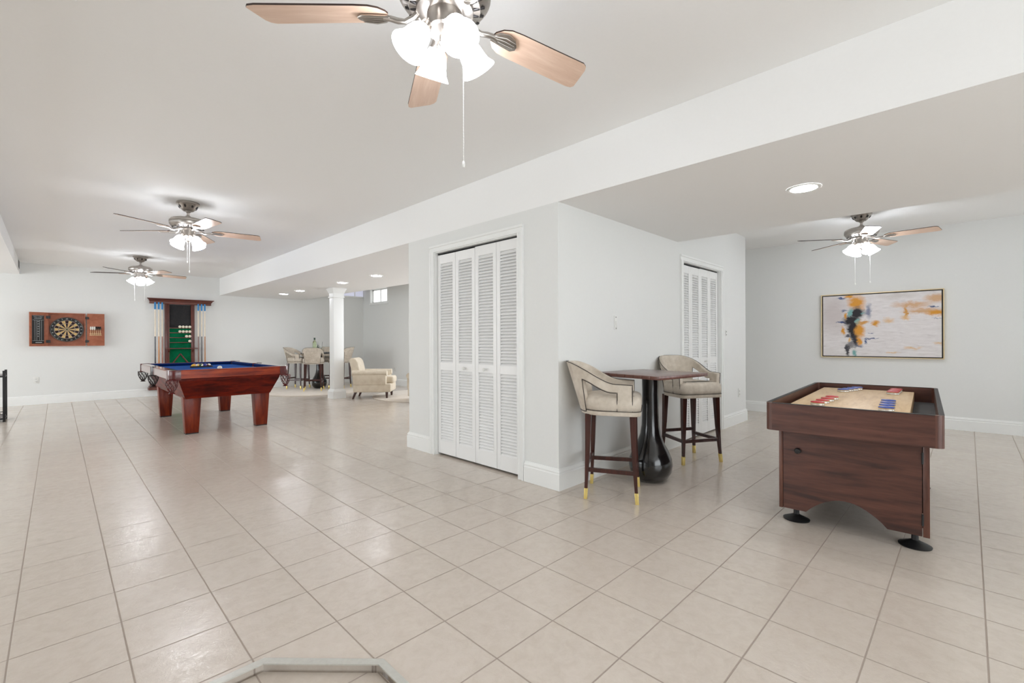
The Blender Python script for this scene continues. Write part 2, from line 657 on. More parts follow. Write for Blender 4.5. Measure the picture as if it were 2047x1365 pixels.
def main():
    # floor with the chamfered step down where the camera stands
    bm = B()
    P = [(XL, 1.78), (.522, 1.756), (.815, 1.449), (.83, YB), (8.2, YB), (8.2, YF + .15), (XL, YF + .15)]
    prism(bm, P, -.12, 0)
    struct(finish(bm, 'floor', M['tile']))
    bm = B()
    prism(bm, [(XL, YB), (.815, YB), (.80, 1.443), (.515, 1.74), (XL, 1.765)], -.12, -.034)
    struct(finish(bm, 'floor', M['tile']))
    bm = B()      # metal edging strip round the step
    edge = [(XL, 1.782), (.524, 1.757), (.817, 1.450), (.832, YB)]
    inner = [(XL, 1.752), (.511, 1.727), (.790, 1.437), (.805, YB)]
    for i in range(3):
        prism(bm, [edge[i], edge[i + 1], inner[i + 1], inner[i]], -.001, .0035)
    struct(finish(bm, 'trim_1', M['steel']))

    # ceiling, dropped soffits
    bm = B()
    box(bm, XL, 8.3, YB, YF + .12, ZC, ZC + .1)
    struct(finish(bm, 'ceiling', M['ceil']))
    bm = B()
    prism(bm, [(XB, YB), (4.85, YB), (4.69, 1.0), (4.66, 2.14), (4.56, 7.2), (4.49, 9.6), (4.46, YF), (XB, YF)], ZS, ZC)
    struct(finish(bm, 'ceiling', M['ceil']))
    bm = B()
    box(bm, XL, -.395, YB, YF, 2.325, ZC)
    struct(finish(bm, 'ceiling', M['ceil']))

    # walls
    def wall(name, pieces):
        bm = B()
        for p in pieces:
            box(bm, *p)
        return struct(finish(bm, name, M['wall']))
    wall('wall_back', [(XL, XW + .0, YF, YF + .12, 0, ZC)])
    wy0, wy1, wz0, wz1 = 10.56, 11.42, 2.135, 2.50
    wall('wall_bar', [(XW, XW + .12, YR, wy0, 0, ZC), (XW, XW + .12, wy1, YF, 0, ZC),
                      (XW, XW + .12, wy0, wy1, 0, wz0), (XW, XW + .12, wy0, wy1, wz1, ZC)])
    wall('wall_return', [(XW + .12, 7.5, YR, YR + .12, 0, ZC)])
    bm = B()
    prism(bm, [(xp(YB), YB), (xp(YR), YR), (8.2, YR), (8.2, YB)], 0, ZC)
    struct(finish(bm, 'wall_right', M['wall']))
    # closet block: front wall (x = XB), side wall (y = YC)
    d1y0, d1y1, dz1 = 2.551, 3.70, 1.985
    d2x0, d2x1, dz2 = 4.775, 5.845, 1.968
    t = .12
    wall('wall_closet_front', [(XB, XB + t, YC, d1y0, 0, ZS), (XB, XB + t, d1y1, YN, 0, ZS), (XB, XB + t, d1y0, d1y1, dz1, ZS)])
    wall('wall_closet_side', [(XB + t, d2x0, YC, YC + t, 0, ZS), (d2x1, XE, YC, YC + t, 0, ZS), (d2x0, d2x1, YC, YC + t, dz2, ZS), (4.64, XE, YC, YC + t, ZS, ZC)])
    wall('wall_closet_end', [(XE - t, XE, YC + t, YN, 0, ZC)])
    wall('wall_closet_rear', [(XB + t, XE - t, YN - t, YN, 0, ZS), (4.60, XE - t, YN - t, YN, ZS, ZC)])
    # rear and left walls, out of view, with openings for the added windows
    wall('wall_rear', [(XL, -1.1, YB, YB + .12, -.12, ZC), (3.5, 5.0, YB, YB + .12, -.12, ZC), (7.6, 7.9, YB, YB + .12, -.12, ZC),
                       (5.0, 7.6, YB, YB + .12, -.12, .45), (5.0, 7.6, YB, YB + .12, 2.35, ZC),
                       (-1.1, 3.5, YB, YB + .12, 2.35, ZC)])
    wall('wall_left', [(XL - .12, XL, YB, 1.6, -.12, ZC), (XL - .12, XL, 6.8, 8.2, 0, ZC), (XL - .12, XL, 11, YF, 0, ZC),
                       (XL - .12, XL, 1.6, 6.8, 0, .35), (XL - .12, XL, 1.6, 6.8, 2.15, ZC),
                       (XL - .12, XL, 8.2, 11, 0, .35), (XL - .12, XL, 8.2, 11, 2.15, ZC)])

    # baseboards: profile swept along straight runs; n = direction into the room
    prof = [(0, 0), (.018, 0), (.018, .118), (.013, .124), (.013, .130), (.016, .136), (.012, .146), (.007, .152), (.005, .160), (0, .160)]

    def base(name, runs):
        bm = B()
        for (x0, y0, x1, y1, nx, ny, e0, e1) in runs:
            L = math.hypot(x1 - x0, y1 - y0)
            ux, uy = (x1 - x0) / L, (y1 - y0) / L
            a = [bm.verts.new((x0 + nx * d + ux * (-d if e0 > 0 else (d if e0 < 0 else 0)),
                               y0 + ny * d + uy * (-d if e0 > 0 else (d if e0 < 0 else 0)), z)) for d, z in prof]
            b = [bm.verts.new((x1 + nx * d + ux * (d if e1 > 0 else (-d if e1 < 0 else 0)),
                               y1 + ny * d + uy * (d if e1 > 0 else (-d if e1 < 0 else 0)), z)) for d, z in prof]
            n = len(prof)
            for i in range(n):
                j = (i + 1) % n
                bm.faces.new([a[i], a[j], b[j], b[i]])
            bm.faces.new(a)
            bm.faces.new(b)
        return struct(finish(bm, name, M['trim'], smooth=25))
    base('baseboard_back', [(XL, YF, XW, YF, 0, -1, 0, -1)])
    base('baseboard_bar', [(XW, YF, XW, YR, -1, 0, -1, 1), (XW, YR, 7.45, YR, 0, -1, 1, -1)])
    base('baseboard_closet_front', [(XB, YC, XB, d1y0 - .066, -1, 0, 1, 0), (XB, d1y1 + .066, XB, YN, -1, 0, 0, 1)])
    base('baseboard_closet_rear', [(XB, YN, XE, YN, 0, 1, 1, 1)])
    base('baseboard_closet_side', [(XB, YC, d2x0 - .066, YC, 0, -1, 1, 0), (d2x1 + .066, YC, XE, YC, 0, -1, 0, 1)])
    base('baseboard_closet_end', [(XE, YC, XE, YN, 1, 0, 1, 1)])
    base('baseboard_right', [(xp(YB), YB, xp(YR), YR, -.9993, -.0363, 0, -1)])

    # door casings (trim) and louvred bifold doors
    def casing(name, w, z1, mx):
        """opening of width w along local +x from 0, wall face at local y = 0, room towards -y"""
        bm = B()
        sec = [(.062, 0), (.062, -.020), (.044, -.020), (.040, -.012), (.014, -.012), (.011, -.016), (0, -.016), (0, 0)]
        prism(bm, [(-u, v) for u, v in sec], 0, z1)
        prism(bm, [(w + u, v) for u, v in sec], 0, z1)
        b2 = B()
        prism(b2, [(z1 + u, v) for u, v in sec], -.062, w + .062)
        b2.transform(Matrix(((0, 0, 1, 0), (0, 1, 0, 0), (1, 0, 0, 0), (0, 0, 0, 1))))
        merge(bm, b2)
        # jamb lining
        box(bm, 0.0002, .008, .0002, .085, 0, z1 - .0001)
        box(bm, w - .008, w - .0002, .0002, .085, 0, z1 - .0001)
        box(bm, .008, w - .008, .0002, .085, z1 - .008, z1 - .0002)
        bm.transform(mx)
        return struct(finish(bm, name, M['trim'], smooth=25))

    def bifold(name, w, z1, mx, knob_at, label, rise):
        root = thing(name, label, 'door')
        root['kind'] = 'structure'
        root.matrix_world = mx
        g = .006
        pw = (w - .026 - 3 * .004) / 4
        for k in range(4):
            x0 = .013 + k * (pw + .004)
            x1 = x0 + pw
            z0 = rise
            zt = z1 - .026 + (-.003 if k < 2 else .003)
            y0, y1 = .03, .058
            st = .042
            bm = B()
            box(bm, x0, x0 + st, y0, y1, z0, zt, .002, seg=1)
            box(bm, x1 - st, x1, y0, y1, z0, zt, .002, seg=1)
            rails = [(z0, z0 + .125), (z0 + .815, z0 + .885), (zt - .085, zt)]
            for a, b in rails:
                box(bm, x0 + st, x1 - st, y0 + .002, y1, a, b)
            p = finish(bm, 'door_panel', M['door'], root, 25)
            bm = B()
            for (a, b) in ((z0 + .125, z0 + .815), (z0 + .885, zt - .085)):
                n = int((b - a) / .0265)
                for i in range(n):
                    zc = a + (i + .5) * (b - a) / n
                    mt = Matrix.Translation((0, (y0 + y1) / 2 + .003, zc)) @ Matrix.Rotation(R(54), 4, 'X')
                    box(bm, x0 + st - .002, x1 - st + .002, -.0185, .0185, -.0028, .0028, mx=mt)
            sl = finish(bm, 'louvres', M['door'], p, 25)
            if k in knob_at:
                bm = B()
                kx = x0 + pw * (.5 if k == knob_at[0] else .5)
                lathe(bm, [(.009, 0), (.007, .012), (.013, .018), (.016, .026), (.013, .034), (0, .037)], 16,
                      mx=Matrix.Translation((kx, y0 + .004, z0 + .845)) @ Matrix.Rotation(R(90), 4, 'X'))
                finish(bm, 'knob', M['plastic'], p)
        bm = B()
        box(bm, .009, w - .009, .036, .052, z1 - .019, z1 - .009)
        cyl(bm, (w / 2 - .01, .044, z1 - .03), (w / 2 - .01, .044, z1 - .008), .006)
        cyl(bm, (w / 2 + .02, .044, z1 - .03), (w / 2 + .02, .044, z1 - .008), .006)
        finish(bm, 'track', M['black'], root)
        return root
    # local +x -> world -y ; local +y (into wall) -> world +x
    mA = Matrix(((0, 1, 0, XB), (-1, 0, 0, d1y1), (0, 0, 1, 0), (0, 0, 0, 1)))
    mB = Matrix(((1, 0, 0, d2x0), (0, 1, 0, YC), (0, 0, 1, 0), (0, 0, 0, 1)))
    casing('trim_2', d1y1 - d1y0, dz1, mA)
    casing('trim_3', d2x1 - d2x0, dz2, mB)
    bifold('door_1', d1y1 - d1y0, dz1, mA, (1, 2), 'white louvred bifold closet door facing the pool table room', .018)
    bifold('door_2', d2x1 - d2x0, dz2, mB, (2,), 'white louvred bifold closet door behind the far bar stool', .018)
    bm = B()      # dark sheets behind the doors: closet shade put in as colour
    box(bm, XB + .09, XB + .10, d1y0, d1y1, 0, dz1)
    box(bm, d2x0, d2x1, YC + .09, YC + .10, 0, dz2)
    struct(finish(bm, 'closet_shade_panel', M['dark']))

    # basement window in the bar corner wall
    def window(name, frame_pieces, pane_pieces, pm):
        bm = B()
        for p in frame_pieces:
            box(bm, *p)
        f = struct(finish(bm, name, M['trim'], smooth=25))
        bm = B()
        for p in pane_pieces:
            box(bm, *p)
        finish(bm, 'pane', pm, f)
        return f
    cy = (wy0 + wy1) / 2
    window('window_1', [
        (XW - .012, XW, wy0 - .05, wy0, wz0 - .05, wz1 + .03), (XW - .012, XW, wy1, wy1 + .05, wz0 - .05, wz1 + .03),
        (XW - .02, XW, wy0 - .06, wy1 + .06, wz0 - .05, wz0), (XW - .012, XW, wy0, wy1, wz1, wz1 + .03),
        (XW + .06, XW + .10, wy0, wy0 + .03, wz0, wz1), (XW + .06, XW + .10, wy1 - .03, wy1, wz0, wz1),
        (XW + .06, XW + .10, wy0, wy1, wz0, wz0 + .03), (XW + .06, XW + .10, wy0, wy1, wz1 - .03, wz1),
        (XW + .05, XW + .09, cy - .02, cy + .02, wz0 + .03, wz1 - .03)],
        [(XW + .075, XW + .082, wy0 + .03, wy1 - .03, wz0 + .03, wz1 - .03)], M['pane'])
    # second small high window in the back wall, mostly cut off by the soffit
    bx0, bx1, bz = 5.45, 6.09, 2.34
    window('window_2', [(bx0, bx1, YF - .03, YF, bz - .035, bz), (bx0, bx0 + .03, YF - .02, YF, bz, ZC - .002),
                        (5.835, 5.857, YF - .024, YF, bz, ZC - .002)],
           [(bx0 + .03, 5.835, YF - .008, YF - .001, bz, ZC - .004), (5.857, bx1, YF - .008, YF - .001, bz, ZC - .004)], M['pane_dim'])
    # added unseen windows behind / beside the camera, set around the fill lamps
    window('added_window_3', [(-1.1, -1.04, YB, YB + .1, -.034, 2.35), (3.44, 3.5, YB, YB + .1, -.034, 2.35), (1.15, 1.25, YB, YB + .1, -.034, 2.35),
                        (-1.1, 3.5, YB, YB + .1, 2.28, 2.35), (-1.1, 3.5, YB, YB + .1, -.034, .05)],
           [(-1.04, 1.15, YB + .04, YB + .046, .05, 2.28), (1.25, 3.44, YB + .04, YB + .046, .05, 2.28)], M['clear_glass'])
    window('added_window_7', [(5.0, 5.06, YB, YB + .1, .45, 2.35), (7.54, 7.6, YB, YB + .1, .45, 2.35), (6.26, 6.34, YB, YB + .1, .45, 2.35),
                        (5.0, 7.6, YB, YB + .1, .45, .52), (5.0, 7.6, YB, YB + .1, 2.28, 2.35)],
           [(5.06, 6.26, YB + .04, YB + .046, .52, 2.28), (6.34, 7.54, YB + .04, YB + .046, .52, 2.28)], M['clear_glass'])
    window('added_window_4', [(XL - .1, XL, 1.6, 1.66, .35, 2.15), (XL - .1, XL, 6.74, 6.8, .35, 2.15), (XL - .1, XL, 4.15, 4.25, .35, 2.15),
                        (XL - .1, XL, 1.6, 6.8, .35, .42), (XL - .1, XL, 1.6, 6.8, 2.08, 2.15)],
           [(XL - .06, XL - .054, 1.66, 4.15, .42, 2.08), (XL - .06, XL - .054, 4.25, 6.74, .42, 2.08)], M['clear_glass'])
    window('added_window_6', [(7.45, 7.54, 5.4, 5.46, .75, 2.25), (7.45, 7.54, 8.54, 8.6, .75, 2.25), (7.45, 7.54, 6.97, 7.03, .75, 2.25),  # added hidden window with glowing panes, beside the right fill lamp
                        (7.45, 7.54, 5.4, 8.6, .69, .75), (7.45, 7.54, 5.4, 8.6, 2.25, 2.31)],
           [(7.5, 7.506, 5.46, 6.97, .75, 2.25), (7.5, 7.506, 7.03, 8.54, .75, 2.25)], M['pane_dim'])
    window('added_window_5', [(XL - .1, XL, 8.2, 8.26, .35, 2.15), (XL - .1, XL, 10.94, 11, .35, 2.15),
                        (XL - .1, XL, 8.2, 11, .35, .42), (XL - .1, XL, 8.2, 11, 2.08, 2.15)],
           [(XL - .06, XL - .054, 8.26, 10.94, .42, 2.08)], M['clear_glass'])

    column((3.945, 8.76))
    for k, (x, y, lab) in enumerate([
            (3.615, .77, 'round recessed ceiling light nearest the camera, in the soffit above the shuffleboard'),
            (3.62, 6.60, 'recessed ceiling light furthest right of the four beside the column'),
            (3.62, 7.80, 'recessed ceiling light just in front of the column capital'),
            (3.58, 9.64, 'recessed ceiling light just left of the column'),
            (3.57, 10.54, 'recessed ceiling light furthest left, nearest the back wall')]):
        t_ = thing('recessed_light', lab, 'ceiling light', (x, y, ZS), 0, 'recessed lights in the soffit')
        bm = B()
        lathe(bm, [(.080, -.001), (.080, -.006), (.098, -.008), (.104, -.004), (.104, -.0005)], 40, caps=False)
        finish(bm, 'trim_ring', M['plastic'], t_)
        bm = B()
        lathe(bm, [(0, -.005), (.081, -.005), (.081, -.001), (0, -.001)], 40, caps=False)
        finish(bm, 'lens', M['lens'], t_)

    # ---------------- fixtures on the walls
    outlet((-.20, YF, .436), 0, 'white wall outlet under the dartboard cabinet')
    outlet((6.1, 10.2, .40), R(-90), 'white wall outlet on the bar corner wall right of the armchair')
    outlet((6.50, YC, .405), 0, 'white wall outlet low beside the second closet door')
    # thin plate with two screws
    t_ = thing('switch_plate', 'narrow white switch plate with two screws above the bar table', 'wall plate', (3.438, YC, 1.268))
    bm = B()
    box(bm, -.022, .022, -.006, 0, -.06, .06, .003)
    finish(bm, 'plate', M['plastic'], t_)
    bm = B()
    box(bm, -.006, .006, -.012, -.005, -.012, .012, .001)
    finish(bm, 'toggle', M['plastic'], t_)
    for z in (-.048, .048):
        bm = B()
        lathe(bm, [(0, 0), (.005, 0), (.005, .003), (0, .003)], 10, mx=Matrix.Translation((0, -.0055, z)) @ Matrix.Rotation(R(90), 4, 'X'), caps=False)
        finish(bm, 'screw', M['slot'], t_)
    t_ = thing('wall_button', 'tiny white wall button right of the second closet door', 'wall plate', (6.03, YC, 1.20))
    bm = B()
    box(bm, -.014, .014, -.006, 0, -.035, .035, .002)
    finish(bm, 'plate', M['plastic'], t_)
    for z in (-.02, .018):
        bm = B()
        lathe(bm, [(0, 0), (.005, 0), (.004, .005), (0, .005)], 10, mx=Matrix.Translation((0, -.006, z)) @ Matrix.Rotation(R(90), 4, 'X'), caps=False)
        finish(bm, 'button', M['slot'], t_)
    t_ = thing('air_vent', 'small air register on the face of the left ceiling soffit', 'air vent', (-.395, 11.34, 2.44))
    bm = B()
    box(bm, 0, .006, -.16, .16, -.075, .075, .002)
    finish(bm, 'frame', M['plastic'], t_)
    bm = B()
    for k in range(7):
        box(bm, .004, .011, -.14, .14, -.062 + k * .018, -.053 + k * .018)
    finish(bm, 'grille', M['nickel_dark'], t_)


def column(c):
    t_ = thing('column', 'square white column with moulded capital and base beside the round bar table', 'column', (c[0], c[1], 0))
    t_['kind'] = 'structure'
    del t_['category']
    h = .100
    bm = B()
    box(bm, -h, h, -h, h, 0, ZS - .001, .004)
    finish(bm, 'shaft', M['trim'], t_)
    bm = B()

    def sq(prof):
        b2 = bmesh.new()
        rings = [[b2.verts.new((sx * r, sy * r, z)) for sx, sy in ((-1, -1), (1, -1), (1, 1), (-1, 1))] for r, z in prof]
        for a, b in zip(rings, rings[1:]):
            for k in range(4):
                b2.faces.new([a[k], a[(k + 1) % 4], b[(k + 1) % 4], b[k]])
        merge(bm, b2)
    sq([(h + .028, 0), (h + .028, .135), (h + .022, .142), (h + .022, .15), (h + .012, .165), (h + .004, .178), (h, .18)])
    finish(bm, 'base', M['trim'], t_, 25)
    bm = B()
    sq([(h, ZS - .19), (h + .016, ZS - .185), (h + .016, ZS - .165), (h + .004, ZS - .16), (h + .004, ZS - .1), (h + .012, ZS - .09),
        (h + .020, ZS - .07), (h + .034, ZS - .035), (h + .042, ZS - .022), (h + .045, ZS - .001)])
    finish(bm, 'capital', M['trim'], t_, 25)


_outlet = []


def outlet(loc, rz, label):
    if _outlet:
        return dup(_outlet[0], loc, rz, label)
    t_ = thing('wall_outlet', label, 'wall outlet', loc, rz, 'white wall outlets')
    bm = B()
    box(bm, -.036, .036, -.006, 0, -.058, .058, .003)
    finish(bm, 'plate', M['plastic'], t_)
    for z in (-.02, .02):
        bm = B()
        box(bm, -.017, .017, -.0085, -.005, z - .014, z + .014, .002)
        s_ = finish(bm, 'socket', M['plastic'], t_)
        bm = B()
        for dx in (-.007, .007):
            box(bm, dx - .0015, dx + .0015, -.0095, -.008, z - .005, z + .007)
        box(bm, -.002, .002, -.0095, -.008, z - .011, z - .007)
        finish(bm, 'slot', M['slot'], s_)
    _outlet.append(t_)
    return t_


# ---------------------------------------------------------------- ceiling fans
def make_fan(loc, rz, label, shade_off=45.0, chains=((.045, -.03, .36), (-.05, .03, .30)), shades=4):
    t_ = thing('ceiling_fan', label, 'ceiling fan', (loc[0], loc[1], ZC), rz, 'brushed nickel ceiling fans')
    bm = B()
    lathe(bm, [(.096, -.001), (.100, -.006), (.100, -.022), (.092, -.026), (.080, -.045), (.060, -.072), (.045, -.088), (.030, -.092), (0, -.092)], 40)
    for k in range(8):
        a = 2 * PI * k / 8
        m = Matrix.Rotation(a, 4, 'Z') @ Matrix.Translation((.079, 0, -.052)) @ Matrix.Rotation(R(-58), 4, 'Y')
        b2 = B()
        lathe(b2, [(0, -.002), (.015, -.002), (.012, .0035), (0, .0045)], 12, caps=False)
        for v in b2.verts:
            v.co.y *= .62
        merge(bm, b2, 1, m)
    finish(bm, 'canopy', [M['nickel'], M['nickel_dark']], t_)
    bm = B()
    cyl(bm, (0, 0, -.088), (0, 0, -.16), .013)
    lathe(bm, [(.022, -.088), (.024, -.098), (.014, -.104)], 24)
    lathe(bm, [(.016, -.134), (.026, -.142), (.028, -.156), (.020, -.160)], 24)
    finish(bm, 'downrod', M['nickel'], t_)
    bm = B()
    lathe(bm, [(0, -.150), (.05, -.152), (.075, -.160), (.120, -.168), (.148, -.178), (.158, -.192), (.160, -.206), (.157, -.208), (.157, -.214), (.160, -.216),
               (.158, -.232), (.150, -.240), (.150, -.244), (.138, -.256), (.128, -.262), (.122, -.268), (0, -.268)], 48)
    for k in range(20):
        a = 2 * PI * k / 20
        b2 = B()
        box(b2, .098, .138, -.006, .006, -.0025, .0025, .002)
        merge(bm, b2, 1, Matrix.Rotation(a, 4, 'Z') @ Matrix.Translation((0, 0, -.2655)) @ Matrix.Translation((.12, 0, 0)) @ Matrix.Rotation(R(-12), 4, 'Y') @ Matrix.Translation((-.12, 0, 0)))
    finish(bm, 'motor_housing', [M['nickel'], M['nickel_dark']], t_, 25)
    bm = B()
    lathe(bm, [(.075, -.266), (.098, -.268), (.098, -.284), (.085, -.288), (.062, -.290), (.062, -.345), (.055, -.352), (.030, -.358), (.020, -.364), (.018, -.385), (.024, -.392), (.016, -.400), (.009, -.408), (0, -.411)], 36)
    finish(bm, 'switch_housing', M['nickel'], t_, 30)
    # blades: maple below, dark on the edge and top
    out = [(.196, .004), (.202, .022), (.222, .044), (.252, .057), (.30, .061), (.45, .064), (.625, .067), (.650, .062), (.659, .050),
           (.640, -.040), (.628, -.058), (.610, -.066), (.45, -.062), (.30, -.059), (.252, -.055), (.222, -.042), (.202, -.020)]
    for k in range(5):
        bm = B()
        lo = [bm.verts.new((x, y, -.003)) for x, y in out]
        hi = [bm.verts.new((x, y, .003)) for x, y in out]
        f = bm.faces.new(lo)
        f.material_index = 0
        f = bm.faces.new(hi)
        f.material_index = 1
        for i in range(len(out)):
            j = (i + 1) % len(out)
            f = bm.faces.new([lo[i], lo[j], hi[j], hi[i]])
            f.material_index = 1
        bm.transform(Matrix.Rotation(R(-12), 4, 'X'))
        b = finish(bm, 'blade', [M['maple'], M['blade_top']], t_)
        b.location = (0, 0, -.283)
        b.rotation_euler = (0, 0, 2 * PI * k / 5)
        bm = B()      # curved blade arm ending in a fluted leaf
        tube(bm, [(.085, 0, .012), (.11, -.002, -.010), (.14, -.006, -.022), (.165, -.010, -.018), (.19, -.008, -.012), (.215, 0, -.011)],
             [.010, .009, .009, .010, .010, .008], 10)
        leaf = [(.19, -.012), (.21, -.034), (.245, -.044), (.28, -.034), (.300, -.010), (.302, .006), (.285, .018), (.25, .016), (.215, .012), (.192, .010)]
        prism(bm, leaf, -.0155, -.0075, bev=.003)
        for q in range(3):
            tube(bm, [(.20, -.016 + q * .008, -.0155), (.24, -.028 + q * .014, -.017), (.286, -.022 + q * .012, -.0155)], .002, 6)
        bm.transform(Matrix.Rotation(R(-12), 4, 'X'))
        finish(bm, 'blade_arm', M['nickel'], b)
    # light kit
    for k in range(shades):
        a = R(shade_off) + 2 * PI * k / shades
        tilt = R(33)
        base = Matrix.Rotation(a, 4, 'Z') @ Matrix.Translation((.052, 0, -.322)) @ Matrix.Scale(.86, 4) @ Matrix.Rotation(PI - tilt, 4, 'Y')
        bm = B()
        lathe(bm, [(.012, -.012), (.012, .022), (.022, .026), (.026, .040), (.030, .056), (.030, .060)], 24, mx=base, caps=False)
        for q in range(3):
            b2 = B()
            cyl(b2, (.028, 0, .050), (.038, 0, .050), .003, seg=8)
            merge(bm, b2, 0, base @ Matrix.Rotation(q * 2 * PI / 3 + .5, 4, 'Z'))
        sk = finish(bm, 'lamp_socket', M['nickel'], t_)
        bm = B()
        pr_ = [(.026, .050), (.034, .060), (.044, .078), (.049, .100), (.052, .122), (.058, .144), (.068, .160), (.072, .168)]
        inn = [(r - .004, z) for r, z in pr_[::-1]]
        lathe(bm, pr_ + inn, 32, mx=base, caps=False)
        finish(bm, 'lamp_shade', M['shade'], t_, 60)
        bm = B()
        lathe(bm, [(.012, .055), (.015, .07), (.026, .095), (.028, .11), (.022, .128), (0, .136)], 20, mx=base, caps=False)
        finish(bm, 'bulb', M['bulb'], sk, 60)
    for (cx, cy, ln) in chains:
        v_ = Matrix.Rotation(-rz, 4, 'Z') @ Vector((cx * .703, -cx * .711, 0)) + Vector((0, 0, 0))
        cx, cy = v_.x, v_.y
        bm = B()
        cyl(bm, (cx, cy, -.325), (cx, cy, -.325 - ln), .0011, seg=6)
        n = int(ln / .010)
        for i in range(n):
            z = -.33 - i * .010
            lathe(bm, [(0, .0026), (.0026, 0), (0, -.0026)], 6, mx=Matrix.Translation((cx, cy, z)), caps=False)
        lathe(bm, [(0, .004), (.004, 0), (.005, -.014), (.003, -.02), (0, -.021)], 10, mx=Matrix.Translation((cx, cy, -.325 - ln)), caps=False)
        finish(bm, 'pull_chain', M['plastic'], t_)
    return t_


def fans():
    make_fan((.96, 1.27), R(63), 'ceiling fan nearest the camera, cut off by the top of the photo', 12, ((.0625, 0, .47),))
    make_fan((.98, 5.60), R(62), 'ceiling fan hanging above the near end of the pool table', -27, ((.012, 0, .37), (-.010, 0, .27)))
    make_fan((1.04, 9.70), R(8), 'smallest, furthest ceiling fan near the back wall', 76, ((-.10, 0, .39), (.066, 0, .39)))
    make_fan((6.42, .81), R(52), 'ceiling fan in front of the abstract painting', -17, ((-.073, 0, .46), (.096, 0, .44)))


# ---------------------------------------------------------------- pool table
PX0, PX1, PY0, PY1, PZ = .93, 2.23, 6.40, 8.80, .788


def pocket(bm, cx, cy, ang, spread, r=.062, z0=.68, z1=.56):
    """net pocket hanging outside the rail: leather rim plus diamond net and a foot"""
    n = 9
    rows = 6
    rad = [r, r * 1.02, r * .98, r * .86, r * .66, r * .42]
    for fam in (1, -1):
        for k in range(n):
            pts = []
            for i in range(rows * 2):
                u = i / (rows * 2 - 1)
                a = 2 * PI * k / n + fam * u * 1.35
                q = u * (rows - 1)
                i0 = min(int(q), rows - 2)
                rr = rad[i0] + (rad[i0 + 1] - rad[i0]) * (q - i0)
                pts.append((cx + rr * math.cos(a), cy + rr * math.sin(a), z0 + (z1 - z0) * u))
            tube(bm, pts, .0032, 5)
    lathe(bm, [(r * .42, z1 + .004), (r * .36, z1 - .008), (r * .6, z1 - .022), (0, z1 - .022)], 16, mx=Matrix.Translation((cx, cy, 0)), caps=False)
    tube(bm, [(cx + r * math.cos(a_), cy + r * math.sin(a_), z0) for a_ in [2 * PI * q / 20 for q in range(20)]], .006, 6, closed=True)


